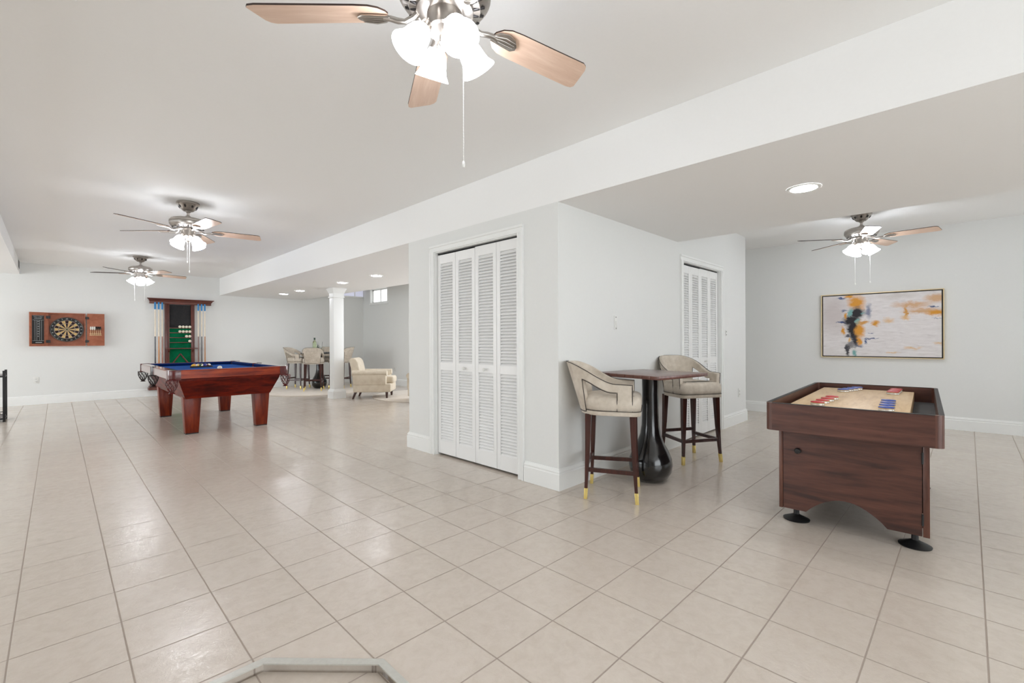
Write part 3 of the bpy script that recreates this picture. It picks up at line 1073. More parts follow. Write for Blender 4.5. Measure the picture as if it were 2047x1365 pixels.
def pool_table():
    cx, cy = (PX0 + PX1) / 2, (PY0 + PY1) / 2
    t_ = thing('pool_table', 'cherry wood pool table with blue cloth and leather net pockets', 'pool table', (cx, cy, 0))
    hx, hy = (PX1 - PX0) / 2, (PY1 - PY0) / 2
    rw = .125      # rail plus cushion width
    # legs (tapering towards the floor)
    for sx in (-1, 1):
        for sy in (-1, 1):
            lx, ly = sx * (hx - .265), sy * (hy - .30)
            bm = B()
            taper_box(bm, (lx, ly, .012), (.135, .115), (lx, ly, .45), (.185, .15), bev=.004)
            lg = finish(bm, 'leg', M['cherry_leg'], t_, 30)
            bm = B()
            box(bm, lx - .066, lx + .066, ly - .056, ly + .056, 0, .013)
            finish(bm, 'foot_pad', M['black'], lg)
    # inward slanting apron
    bm = B()
    tx, ty, bx_, by_ = hx - .100, hy - .045, hx - .185, hy - .17
    top = [(-tx, -ty), (tx, -ty), (tx, ty), (-tx, ty)]
    bot = [(-bx_, -by_), (bx_, -by_), (bx_, by_), (-bx_, by_)]
    b2 = B()
    vt = [b2.verts.new((x, y, .690)) for x, y in top]
    vm = [b2.verts.new((x * .995, y * .997, .655)) for x, y in top]
    vb = [b2.verts.new((x, y, .435)) for x, y in bot]
    b2.faces.new(vt)
    b2.faces.new(vb)
    for a, b in ((vt, vm), (vm, vb)):
        for i in range(4):
            j = (i + 1) % 4
            b2.faces.new([a[i], a[j], b[j], b[i]])
    merge(bm, b2)
    finish(bm, 'apron', M['cherry'], t_, 20)
    bm = B()
    box(bm, -hx + .10, hx - .10, -hy + .10, hy - .10, .69, .742)
    finish(bm, 'playing_surface', M['felt'], t_)
    # six rails between the pockets
    cg, sg = .115, .062     # corner / side pocket gaps
    rails = [(-hx + cg, hx - cg, -hy, 'x', -1), (-hx + cg, hx - cg, hy, 'x', 1)]
    for sx in (-1, 1):
        rails.append((-hy + cg, -sg, sx * hx, 'y', sx))
        rails.append((sg, hy - cg, sx * hx, 'y', sx))
    for a, b, e, ax, s in rails:
        bm = B()
        sec = [(0, .690), (0, .778), (-.010, PZ), (-.088, PZ), (-.088, .69)]

        def pt(u, d, z):
            off = e + s * d
            return (u, off, z) if ax == 'x' else (off, u, z)
        A_ = [bm.verts.new(pt(a, d, z)) for d, z in sec]
        B_ = [bm.verts.new(pt(b, d, z)) for d, z in sec]
        n = len(sec)
        for i in range(n):
            j = (i + 1) % n
            bm.faces.new([A_[i], A_[j], B_[j], B_[i]])
        bm.faces.new(A_)
        bm.faces.new(B_)
        rl = finish(bm, 'rail', M['cherry_rail'] if ax == 'x' else M['side_gloss'], t_, 25)
        bm = B()
        sec = [(-.088, PZ - .001), (-.126, PZ - .008), (-.130, PZ - .014), (-.112, .742), (-.088, .742)]
        m_ = .045
        A_ = [bm.verts.new(pt(a + (m_ * .8 if d < -.1 else 0), d, z)) for d, z in sec]
        B_ = [bm.verts.new(pt(b - (m_ * .8 if d < -.1 else 0), d, z)) for d, z in sec]
        n = len(sec)
        for i in range(n):
            j = (i + 1) % n
            bm.faces.new([A_[i], A_[j], B_[j], B_[i]])
        bm.faces.new(A_)
        bm.faces.new(B_)
        finish(bm, 'cushion', M['felt_dark'], rl, 25)
    # pockets
    for sx in (-1, 1):
        for sy in (-1, 0, 1):
            bm = B()
            if sy:
                # leather corner casting: quarter round wall
                n = 10
                c0 = (sx * (hx - cg), sy * (hy - cg))
                o_, i_ = [], []
                for k in range(n + 1):
                    a = PI / 2 * k / n
                    ux, uy = math.cos(a) ** .62, math.sin(a) ** .62
                    o_.append((c0[0] + sx * ux * (cg + .006), c0[1] + sy * uy * (cg + .006)))
                    i_.append((c0[0] + sx * math.cos(a) * (cg - .022), c0[1] + sy * math.sin(a) * (cg - .022)))
                prism(bm, o_ + i_[::-1], .672, PZ + .004, bev=.006)
                pk = finish(bm, 'corner_pocket', M['leather'], t_, 30)
                pc = (sx * (hx - .034), sy * (hy - .034))
                bm = B()
                pocket(bm, pc[0], pc[1], 0, 0, .058, .672, .545)
                finish(bm, 'pocket_net', M['leather'] if sy < 0 else M['leather_dark'], pk)
            else:
                x0 = sx * (hx + .014)
                x1 = sx * (hx - .07)
                n = 12
                pts_o, pts_i = [], []
                for k in range(n + 1):
                    a = PI * k / n
                    pts_o.append((sx * (hx - .03 + .05 * math.sin(a)), -sg * math.cos(a) * 1.1))
                    pts_i.append((sx * (hx - .03 + .03 * math.sin(a)), -sg * math.cos(a) * .8))
                prism(bm, pts_o + pts_i[::-1], .672, PZ + .005, bev=.004)
                pk = finish(bm, 'side_pocket', M['leather_dark'], t_, 30)
                bm = B()
                pocket(bm, sx * (hx - .010), 0, 0, 0, .055, .672, .55)
                finish(bm, 'pocket_net', M['leather_dark'], pk)
    # flat black discs on the cloth: shade of the pocket holes as colour
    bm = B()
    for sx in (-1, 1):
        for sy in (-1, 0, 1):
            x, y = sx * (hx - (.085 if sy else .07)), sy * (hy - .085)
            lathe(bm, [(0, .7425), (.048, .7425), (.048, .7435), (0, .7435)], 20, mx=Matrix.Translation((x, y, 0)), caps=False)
    finish(bm, 'pocket_shade_discs', M['black'], t_)

    # rack triangle and fifteen balls, cue ball
    r = .0262
    zc = .742 + r
    cols = [((232, 178, 30), 0), ((24, 46, 150), 0), ((200, 26, 30), 0), ((70, 30, 110), 0), ((232, 104, 24), 0), ((16, 96, 52), 0),
            ((120, 20, 30), 0), ((14, 14, 16), 0), ((232, 178, 30), 1), ((24, 46, 150), 1), ((200, 26, 30), 1), ((70, 30, 110), 1),
            ((232, 104, 24), 1), ((16, 96, 52), 1), ((120, 20, 30), 1)]
    # position order inside the triangle (row by row from the apex, which points away from the camera)
    order = [1, 9, 3, 14, 8, 11, 2, 12, 6, 13, 15, 10, 7, 5, 4]
    ctr = Vector((1.52, 7.98, 0))
    rot = R(-44 + 180)
    names = ['yellow', 'blue', 'red', 'purple', 'orange', 'green', 'maroon', 'black']
    idx = 0
    ivory = M['ivory']
    place = []
    for row in range(5):
        for k in range(row + 1):
            lx = (row - 2.67) * r * 1.74
            ly = (k - row / 2) * r * 2.02
            v = Matrix.Rotation(rot + PI / 2 + PI, 4, 'Z') @ Vector((lx, ly, 0)) + ctr
            place.append((v.x, v.y, row, k))
    where = ['at the far tip', 'in the second row', 'in the middle row', 'in the fourth row', 'in the nearest row']
    side = lambda row, k: ('' if row == 0 else (', left end' if k == 0 else (', right end' if k == row else ', inside')))
    for (x, y, row, k), num in zip(place, order):
        c, st = cols[num - 1]
        nm = names[(num - 1) % 8]
        m = plain('%s_ball' % nm, c, .08, coat=.5, var=.01)
        bm = B()
        b2 = B()
        bmesh.ops.create_uvsphere(b2, u_segments=20, v_segments=14, radius=r)
        for f in b2.faces:
            cz = f.calc_center_median().z
            f.material_index = 1 if (st and abs(cz) > r * .55) else 0
        merge(bm, b2, None, Matrix.Rotation(random.uniform(0, 2), 4, 'X') @ Matrix.Rotation(random.uniform(-1, 1), 4, 'Y'))
        o = finish(bm, 'billiard_ball', [m, ivory], None, 180, (x, y, zc))
        lab = ('%s%s billiard ball %s of the racked triangle%s' % ('striped ' if st else '', nm, where[row], side(row, k)))
        tag(o, lab, 'billiard ball', 'billiard balls racked on the pool table')
        # number spot on the crown
        bm = B()
        lathe(bm, [(0, r + .0003), (.006, r - .0004)], 12, caps=False)
        sp = finish(bm, 'number_spot', M['ivory'], o)
        bm = B()
        text_into(bm, str(num), .008, Matrix.Translation((0, 0, r + .0006)), depth=.0002)
        finish(bm, 'number', M['black'], sp)
    bm = B()
    Rr = .172
    pts = []
    for q in range(3):
        a0 = rot + PI / 2 + PI + 2 * PI * q / 3 + PI
        cxx, cyy = ctr.x + (Rr - .03) * math.cos(a0), ctr.y + (Rr - .03) * math.sin(a0)
        for e in (-60, -30, 0, 30, 60):
            pts.append((cxx + .03 * math.cos(a0 + R(e)), cyy + .03 * math.sin(a0 + R(e))))
    nP = len(pts)
    inn = [(ctr.x + (x - ctr.x) * .955, ctr.y + (y - ctr.y) * .955) for x, y in pts]
    for i in range(nP):
        j = (i + 1) % nP
        prism(bm, [pts[i], pts[j], inn[j], inn[i]], .742, .765)
    tag(finish(bm, 'triangle_rack', M['black'], None, 30), 'black triangle rack around the balls on the blue pool table', 'ball rack')
    bm = B()
    bmesh.ops.create_uvsphere(bm, u_segments=24, v_segments=16, radius=.029)
    tag(finish(bm, 'cue_ball', M['ivory'], None, 180, (1.56, 6.98, .742 + .029)), 'single white cue ball on the blue cloth, nearer than the rack', 'billiard ball')


# ---------------------------------------------------------------- dartboard cabinet
def dart_cabinet():
    y = YF
    zb, zt = 1.047, 1.655
    t_ = thing('dartboard_cabinet', 'open brown wooden dartboard cabinet mounted on the back wall', 'dartboard cabinet', (.20, y, zb))
    h = zt - zb
    W = .25
    bm = B()
    box(bm, -W, W, -.02, 0, 0, h)
    for x in (-W, W - .016):
        box(bm, x, x + .016, -.075, -.0201, .0001, h - .0001)
    box(bm, -W + .0161, W - .0161, -.0745, -.0201, 0, .016)
    box(bm, -W + .0161, W - .0161, -.0745, -.0201, h - .016, h)
    finish(bm, 'cabinet_box', M['board_wood'], t_)
    # doors, hinged open; the left one stands forward, the right one nearly flat
    for side, ang in ((-1, 20), (1, 5)):
        bm = B()
        wd = .245
        x0, x1 = (0, wd) if side > 0 else (-wd, 0)
        box(bm, x0, x1, -.018, 0, 0, h, .002)
        d = finish(bm, 'door', M['board_wood'], t_, 30)
        d.location = (side * (W + (.022 if side > 0 else .002)), -.076, 0)
        d.rotation_euler = (0, 0, R(ang) * (-1 if side > 0 else 1))
        for z in (.085, h - .085):
            bm = B()
            box(bm, -side * .026, side * .026, -.026, -.018, z - .022, z + .022, .003)
            cyl(bm, (0, -.026, z - .024), (0, -.026, z + .024), .005, seg=10)
            finish(bm, 'hinge', M['nickel_dark'], d)
        if side < 0:
            bm = B()
            box(bm, -.215, -.055, -.026, -.018, .045, h - .055, .004)
            sb = finish(bm, 'scoreboard', M['black'], d, 30)
            bm = B()
            zf = h - .055
            mx = lambda x, z: Matrix.Translation((x, -.0265, z)) @ Matrix.Rotation(R(90), 4, 'X')
            for x in (-.178, -.153, -.117, -.092):
                box(bm, x - .0012, x + .0012, -.0275, -.026, .10, zf - .085)
            for z in (zf - .085, .10, zf - .006):
                box(bm, -.208, -.062, -.0275, -.026, z - .0015, z + .0015)
            text_into(bm, 'CRICKET', .026, mx(-.135, zf - .055))
            text_into(bm, 'Home  vs  Visitor', .016, mx(-.135, zf - .026))
            for i, s in enumerate(['20', '19', '18', '17', '16', '15', 'B']):
                text_into(bm, s, .026, mx(-.135, zf - .112 - i * .044))
            box(bm, -.170, -.085, -.0275, -.026, .062, .072)
            finish(bm, 'chalk_lines', M['white_line'], sb)
        else:
            bm = B()
            box(bm, .035, .205, -.036, -.018, .195, .207, .002)
            box(bm, .035, .205, -.034, -.018, .222, .232, .002)
            finish(bm, 'dart_shelf', M['playfield'], d, 30)
    # darts standing in the shelf
    for i in range(6):
        wht = i < 3
        u = .052 + i * .0265
        a = -R(4)
        px = .20 + W + .022 + math.cos(a) * u - math.sin(a) * (-.028)
        py = y - .076 + math.sin(a) * u + math.cos(a) * (-.028)
        side = 'left end' if i in (0, 3) else ('middle' if i in (1, 4) else 'right end')
        t2 = thing('dart', '%s-flighted dart on the right cabinet door, %s of the %s three' % ('white' if wht else 'dark', side, 'white' if wht else 'dark'),
                   'dart', (px, py, zb + .205), 0, 'darts on the cabinet door')
        bm = B()
        lathe(bm, [(0, .0), (.0028, .004), (.0036, .02), (.0036, .05), (.002, .055), (.002, .1), (0, .1)], 8, caps=False)
        finish(bm, 'barrel', M['playfield'], t2)
        bm = B()
        fl = [(0, .075), (.004, .072), (.011, .095), (.010, .125), (0, .128)]
        for q in range(2):
            b2 = B()
            prism(b2, fl + [(-x_, z_) for x_, z_ in fl[::-1]][1:-1], -.0005, .0005)
            merge(bm, b2, 0, Matrix.Rotation(q * PI / 2 + .4, 4, 'Z') @ Matrix.Rotation(PI / 2, 4, 'X'))
        finish(bm, 'flight', M['plastic'] if wht else M['black'], t2)
        t2.scale = (1.25, 1.25, 1.25)
    # the board itself
    Rb = .2255
    b_ = thing('dartboard', 'round bristle dartboard hanging inside the open cabinet', 'dartboard', (.198, y - .021, 1.352))
    rot = Matrix.Rotation(PI / 2, 4, 'X')
    bm = B()
    lathe(bm, [(0, 0), (Rb, 0), (Rb, .034), (Rb - .004, .036), (0, .036)], 80, mx=rot)
    base = finish(bm, 'board', M['black'], b_)
    bm = B()
    rings = [(.006, .016, None), (.016, .107, 'w'), (.107, .115, 'r'), (.115, .162, 'w'), (.162, .170, 'r')]
    z = .0362
    for k in range(20):
        a0 = 2 * PI * (k - .5) / 20 + PI / 2
        for r0, r1, kind in rings:
            if kind is None:
                mi = 3
            elif kind == 'w':
                mi = 1 if k % 2 == 0 else 0
            else:
                mi = 2 if k % 2 == 0 else 3
            seg = 3
            for s in range(seg):
                p = [(r0, a0 + 2 * PI / 20 * s / seg), (r1, a0 + 2 * PI / 20 * s / seg), (r1, a0 + 2 * PI / 20 * (s + 1) / seg), (r0, a0 + 2 * PI / 20 * (s + 1) / seg)]
                f = bm.faces.new([bm.verts.new((r * math.cos(a), r * math.sin(a), z)) for r, a in p])
                f.material_index = mi
    b2 = B()
    lathe(b2, [(0, z), (.006, z)], 16, caps=False)
    merge(bm, b2, 2)
    bm.transform(rot)
    finish(bm, 'scoring_segments', [M['sisal'], M['sisal_k'], M['red'], M['grn']], base)
    bm = B()
    for r in (.016, .107, .115, .162, .170, Rb - .006):
        tube(bm, [(r * math.cos(2 * PI * q / 48), r * math.sin(2 * PI * q / 48), z + .0006) for q in range(48)], .0009, 5, closed=True)
    for k in range(20):
        a = 2 * PI * (k - .5) / 20 + PI / 2
        tube(bm, [(.016 * math.cos(a), .016 * math.sin(a), z + .0006), (.17 * math.cos(a), .17 * math.sin(a), z + .0006)], .0008, 4)
    bm.transform(rot)
    finish(bm, 'wire', M['steel'], base)
    bm = B()
    seq = [20, 1, 18, 4, 13, 6, 10, 15, 2, 17, 3, 19, 7, 16, 8, 11, 14, 9, 12, 5]
    for k, s in enumerate(seq):
        a = PI / 2 - 2 * PI * k / 20
        text_into(bm, str(s), .032, rot @ Matrix.Translation((.196 * math.cos(a), .196 * math.sin(a), z + .001)) @ Matrix.Rotation(a - PI / 2, 4, 'Z'))
    finish(bm, 'numbers', M['white_line'], base)


# ---------------------------------------------------------------- cue rack
def cue_rack():
    y = YF
    t_ = thing('cue_rack', 'dark wood wall cue rack with chalkboard and green backing', 'cue rack', (1.94, y, 0))
    # frame stiles
    for x0, x1 in ((-.285, -.205), (.17, .235)):
        bm = B()
        box(bm, x0, x1, -.055, 0, .14, 1.93, .004)
        if x0 < 0:
            for k in range(2):
                box(bm, x1 - .035 + k * .02, x1 - .028 + k * .02, -.062, -.05, .16, 1.92, .002)
        finish(bm, 'stile', M['mahogany'], t_, 30)
    bm = B()
    box(bm, -.21, .175, -.02, 0, .14, 1.40)
    finish(bm, 'green_panel', M['green'], t_)
    bm = B()
    box(bm, -.206, .171, -.024, 0, 1.405, 1.90)
    finish(bm, 'chalkboard', M['slate'], t_)
    bm = B()      # crown
    prof = [(0, 1.905), (-.075, 1.905), (-.080, 1.915), (-.080, 1.955), (-.095, 1.965), (-.10, 1.985), (-.122, 2.0), (-.128, 2.003), (-.128, 2.015), (0, 2.015)]
    hw = .535
    ext = lambda d: hw + max(0, -d - .080) * 1.0
    A_ = [bm.verts.new((-ext(d), d, z)) for d, z in prof]
    B_ = [bm.verts.new((ext(d), d, z)) for d, z in prof]
    for i in range(len(prof)):
        j = (i + 1) % len(prof)
        bm.faces.new([A_[i], A_[j], B_[j], B_[i]])
    bm.faces.new(A_)
    bm.faces.new(B_)
    finish(bm, 'crown', M['mahogany_h'], t_, 25)
    for z in (1.405, 1.305, 1.203, 1.10):
        bm = B()
        box(bm, -.206, .171, -.052, -.018, z - .008, z + .001, .002)
        box(bm, -.206, .171, -.055, -.050, z - .008, z + .008, .002)
        finish(bm, 'ball_ledge', M['mahogany_h'], t_, 30)
    bm = B()
    box(bm, -.275, .285, -.13, 0, .965, .985, .005)
    finish(bm, 'shelf', M['mahogany_h'], t_, 30)
    for x in (-.235, .18):
        bm = B()
        prof = [(0, .965), (-.10, .965), (-.095, .93), (-.06, .90), (-.055, .87), (-.035, .84), (0, .80)]
        a = [bm.verts.new((x, d, z)) for d, z in prof]
        b = [bm.verts.new((x + .03, d, z)) for d, z in prof]
        for i in range(len(prof)):
            j = (i + 1) % len(prof)
            bm.faces.new([a[i], a[j], b[j], b[i]])
        bm.faces.new(a)
        bm.faces.new(b)
        finish(bm, 'bracket', M['mahogany'], t_, 30)
    bm = B()
    # stepped foot holding the cue butts
    box(bm, -.565, .53, -.17, 0, .135, .185, .004)
    box(bm, -.55, .515, -.155, 0, .185, .215, .006)
    box(bm, -.535, .50, -.135, 0, .215, .245, .006)
    finish(bm, 'foot', M['mahogany_h'], t_, 30)
    # cues
    xs = [1.492, 1.552, 1.610, 2.235, 2.297, 2.355]
    where = ['furthest left', 'second from the left', 'third from the left, beside the chalkboard', 'third from the right, beside the chalkboard',
             'second from the right', 'furthest right']
    for i, x in enumerate(xs):
        c = thing('pool_cue', 'blue-topped pool cue in the wall rack, %s' % where[i], 'pool cue', (x, y - .085, 0), 0, 'pool cues in the wall rack')
        bm = B()
        lathe(bm, [(.0105, 1.225), (.0095, 1.5), (.009, 1.79)], 12, caps=False)
        finish(bm, 'shaft', M['cue_shaft'], c)
        bm = B()
        lathe(bm, [(0, 1.785), (.014, 1.785), (.015, 1.80), (.014, 1.93), (0, 1.93)], 12, caps=False)
        finish(bm, 'blue_sleeve', M['cue_blue'], c)
        bm = B()
        lathe(bm, [(0, .2455), (.0165, .2455), (.017, .27), (.0125, .9), (.0105, 1.228), (0, 1.23)], 12, caps=False)
        finish(bm, 'butt', M['cue_butts'][i], c)
    # ivory balls on the ledges
    where = ['top', 'second', 'third', 'lowest']
    proto = None
    for row, (z, n) in enumerate(((1.406, 4), (1.306, 4), (1.204, 2), (1.101, 1))):
        for k in range(n):
            x = 2.088 - k * .058
            pos = ['furthest right', 'second from the right', 'third from the right', 'furthest left'][k]
            if proto is None:
                bm = B()
                bmesh.ops.create_uvsphere(bm, u_segments=20, v_segments=14, radius=.0285)
                o = proto = finish(bm, 'ivory_ball', M['ivory'], None, 180)
            else:
                o = proto.copy()
                COL.objects.link(o)
            o.location = (x, y - .022 - .0265, z + .0285)
            lab = 'ivory ball on the %s ledge of the cue rack%s' % (where[row], ', ' + pos if n > 1 else ', alone')
            tag(o, lab, 'billiard ball', 'ivory balls on the cue rack ledges')
    bm = B()      # spare triangle leaning on the green panel: only its two upper sides show
    p = [(1.765, .63), (1.922, .862), (2.079, .63)]
    for a, b in ((0, 1), (1, 2), (2, 0)):
        tube(bm, [(p[a][0], y - .036, p[a][1]), (p[b][0], y - .036, p[b][1])], .014, 8)
    bm2 = finish(bm, 'wooden_triangle', M['mahogany_h'])
    tag(bm2, 'dark wooden ball triangle hanging on the green panel of the cue rack', 'ball rack')


# ---------------------------------------------------------------- bar stools and bar tables
SEAT0 = .598


def make_stool(label):
    """faces local +x, origin on the floor under the seat"""
    t_ = thing('bar_stool', label, 'bar stool', (0, 0, 0), 0, 'cream suede bar stools')
    corners = [(-.155, -.155, -.175, -.180), (-.155, .155, -.175, .180), (.150, -.172, .178, -.200), (.150, .172, .178, .200)]
    for tx, ty, fx, fy in corners:
        bm = B()
        b2 = B()
        stations = [(0, .019), (.13, .022), (.33, .032), (SEAT0, .042)]
        prev = None
        for z, s in stations:
            u = z / SEAT0
            # feet kick out in a slight sabre curve
            k = (1 - u) ** 2
            x = tx + (fx - tx) * (.35 * (1 - u) + .65 * k)
            yy = ty + (fy - ty) * (.35 * (1 - u) + .65 * k)
            ring = [b2.verts.new((x + sx * s / 2, yy + sy * s / 2, z)) for sx, sy in ((-1, -1), (1, -1), (1, 1), (-1, 1))]
            if prev:
                for i in range(4):
                    j = (i + 1) % 4
                    f = b2.faces.new([prev[i], prev[j], ring[j], ring[i]])
            else:
                b2.faces.new(ring)
            prev = ring
        b2.faces.new(prev)
        merge(bm, b2)
        lg = finish(bm, 'leg', M['leg_wood'], t_, 30)
        bm = B()
        k1 = (1 - .075 / SEAT0)
        x1 = tx + (fx - tx) * (.35 * k1 + .65 * k1 * k1)
        y1 = ty + (fy - ty) * (.35 * k1 + .65 * k1 * k1)
        taper_box(bm, (fx, fy, -.0), (.0235, .0235), (x1, y1, .075), (.0262, .0262), bev=.002)
        finish(bm, 'brass_ferrule', M['brass'], lg)

    def at(c, z):
        tx, ty, fx, fy = corners[c]
        k = 1 - z / SEAT0
        return Vector((tx + (fx - tx) * (.35 * k + .65 * k * k), ty + (fy - ty) * (.35 * k + .65 * k * k), z))
    for a, b, z in ((0, 1, .245), (2, 3, .205), (0, 2, .205), (1, 3, .205)):
        bm = B()
        p, q = at(a, z), at(b, z)
        d = (q - p).normalized()
        s = d.cross(Vector((0, 0, 1))) * .0095
        h = Vector((0, 0, .014))
        A_ = [bm.verts.new(p + s * i + h * j) for i, j in ((-1, -1), (1, -1), (1, 1), (-1, 1))]
        B_ = [bm.verts.new(q + s * i + h * j) for i, j in ((-1, -1), (1, -1), (1, 1), (-1, 1))]
        for i in range(4):
            j = (i + 1) % 4
            bm.faces.new([A_[i], A_[j], B_[j], B_[i]])
        bm.faces.new(A_)
        bm.faces.new(B_)
        finish(bm, 'stretcher', M['leg_wood'], t_, 30)

    # plan outline of the seat: rounded at the back, nearly square in front
    def plan(off=0.0, n=10):
        pts = []
        for k in range(n + 1):
            a = PI / 2 + PI * k / n
            pts.append((-.055 + (.170 + off) * math.cos(a), (.212 + off) * math.sin(a)))
        for k in range(5):
            a = -PI / 2 + PI / 2 * k / 4
            pts.append((.150 + (.055 + off) * math.cos(a), -.157 + (.055 + off) * math.sin(a)))
        for k in range(5):
            a = PI / 2 * k / 4
            pts.append((.150 + (.055 + off) * math.cos(a), .157 + (.055 + off) * math.sin(a)))
        return pts
    bm = B()
    prism(bm, plan(.0), SEAT0 - .004, SEAT0 + .028, bev=.005)
    finish(bm, 'seat_frame', M['suede'], t_, 35)
    bm = B()
    b2 = B()
    layers = [(-.012, .626), (-.002, .632), (.002, .66), (.0, .70), (-.010, .718), (-.030, .728), (-.07, .735), (-.12, .738)]
    rings = []
    for off, z in layers:
        rings.append([b2.verts.new((x, y_, z)) for x, y_ in plan(off)])
    n = len(rings[0])
    for a, b in zip(rings, rings[1:]):
        for i in range(n):
            j = (i + 1) % n
            b2.faces.new([a[i], a[j], b[j], b[i]])
    b2.faces.new(rings[0])
    b2.faces.new(rings[-1])
    merge(bm, b2)
    finish(bm, 'seat_cushion', M['suede'], t_, 60)

    # wrap-round back: band running from arm post to arm post with openings at the sides
    NS = 56
    Lp = []       # plan path, s from -1 to 1
    path = []
    path.append((.150, -.212))
    path.append((-.055, -.212))
    for k in range(1, 24):
        a = -PI / 2 - PI * k / 24
        path.append((-.055 + .180 * math.cos(a), .212 * math.sin(a)))
    path.append((-.055, .212))
    path.append((.150, .212))
    # resample by length
    seg = [0]
    for a, b in zip(path, path[1:]):
        seg.append(seg[-1] + math.hypot(b[0] - a[0], b[1] - a[1]))
    tot = seg[-1]

    def at_s(s):
        L = (s + 1) / 2 * tot
        for i in range(len(seg) - 1):
            if L <= seg[i + 1] + 1e-9:
                u = (L - seg[i]) / (seg[i + 1] - seg[i])
                return Vector((path[i][0] + (path[i + 1][0] - path[i][0]) * u, path[i][1] + (path[i + 1][1] - path[i][1]) * u, 0))
        return Vector((path[-1][0], path[-1][1], 0))

    def smooth(a, b, x):
        u = min(1, max(0, (x - a) / (b - a)))
        return u * u * (3 - 2 * u)

    def ztop(s):
        a = abs(s)
        return .962 - .148 * smooth(.12, .80, a) - .004 * smooth(.8, 1, a)

    def zmid(s):
        a = abs(s)
        return .852 - .098 * smooth(.25, .74, a)

    def lean(s, z):
        p = at_s(s)
        t = at_s(min(1, s + .01)) - at_s(max(-1, s - .01))
        nrm = Vector((t.y, -t.x, 0)).normalized()
        if nrm.dot(p - Vector((.02, 0, 0))) < 0:
            nrm = -nrm
        back = max(0, 1 - abs(s) / .62)
        back = smooth(0, 1, back)
        out = (z - .62) * (.05 + .26 * back) - .004
        return Vector((p.x, p.y, 0)) + nrm * out + Vector((0, 0, z)), nrm
    SB, SP = .34, .80       # back panel half width, arm post start
    svals = sorted(set([round(-1 + 2 * i / NS, 4) for i in range(NS + 1)] + [SB, -SB, SP, -SP]))
    bm = B()
    th = .034
    outer, inner = {}, {}

    def vert(s, row):
        if row <= 3:      # upper band
            z = zmid(s) + (ztop(s) - zmid(s)) * row / 3
        else:
            lo = .612
            z = zmid(s) + (lo - zmid(s)) * (row - 3) / 3
        key = (s, row)
        if key not in outer:
            # the back panel narrows towards the seat on its way down
            p, nrm = lean(s, z)
            outer[key] = bm.verts.new(p)
            inner[key] = bm.verts.new(p - nrm * th)
        return key
    cells = []
    for a, b in zip(svals, svals[1:]):
        m = abs((a + b) / 2)
        for row in range(3):
            cells.append(((a, row), (b, row), (b, row + 1), (a, row + 1)))
        if m < SB or m > SP:
            for (r0, r1) in ((4, 0), (5, 4), (6, 5)):
                cells.append(((a, r0), (b, r0), (b, r1), (a, r1)))
    edges = {}
    for c in cells:
        ks = [vert(*k) for k in c]
        bm.faces.new([outer[k] for k in ks])
        bm.faces.new([inner[k] for k in ks[::-1]])
        for i in range(4):
            e = (ks[i], ks[(i + 1) % 4])
            r = (e[1], e[0])
            if r in edges:
                del edges[r]
            else:
                edges[e] = 1
    for a, b in edges:
        bm.faces.new([outer[a], outer[b], inner[b], inner[a]])
    # piping follows the outline on the outer face
    loops = []
    nxt = {}
    for a, b in edges:
        nxt.setdefault(a, []).append(b)
    coords_ = {k: outer[k].co.copy() for k in outer}
    used = set()
    for st in list(nxt):
        if st in used:
            continue
        loop = [st]
        used.add(st)
        cur = st
        while True:
            cand = [q for q in nxt.get(cur, []) if q not in used]
            if not cand:
                break
            cur = cand[0]
            used.add(cur)
            loop.append(cur)
        if len(loop) > 4:
            loops.append([coords_[k] for k in loop])
    bk = finish(bm, 'backrest', M['suede'], t_, 50)
    bv = bk.modifiers.new('bevel', 'BEVEL')
    bv.width = .007
    bv.segments = 2
    bv.limit_method = 'ANGLE'
    bv.angle_limit = R(50)
    bm = B()
    for lp in loops:
        tube(bm, [p + (p - Vector((.0, 0, p.z))).normalized() * .0005 for p in lp], .0026, 6, closed=True)
    tube(bm, [(x, y_, SEAT0 + .029) for x, y_ in plan(.002)], .0022, 5, closed=True)
    finish(bm, 'piping', M['piping'], bk)
    return t_


def bar_table(loc, rz, label, square=True):
    t_ = thing('bar_table', label, 'bar table', loc, rz)
    dz = .02 if square else 0
    bm = B()
    lathe(bm, [(0, 0), (.07, 0), (.095, .006), (.125, .03), (.150, .075), (.158, .13), (.152, .18), (.130, .235), (.098, .30), (.074, .37), (.064, .44), (.060, .55), (.058, .70), (.060, .80), (.075, .812 + dz), (0, .812 + dz)], 48)
    bm.transform(Matrix.Diagonal((1.07, 1.07, 1, 1)))
    finish(bm, 'pedestal', M['black_gloss'], t_, 50)
    if square:
        n = 8
        s = .62
        h = s / 2
        bm = B()
        for i in range(n):
            x0 = -h + i * s / n
            box(bm, x0 + .0012, x0 + s / n - .0012, -h, h, .832, .858, .002)
        finish(bm, 'tabletop', M['plank'], t_, 30)
    else:
        bm = B()
        lathe(bm, [(0, .812), (.40, .812), (.408, .82), (.408, .83), (.40, .838), (0, .838)], 64)
        finish(bm, 'tabletop', M['black_gloss'], t_, 30)
    return t_


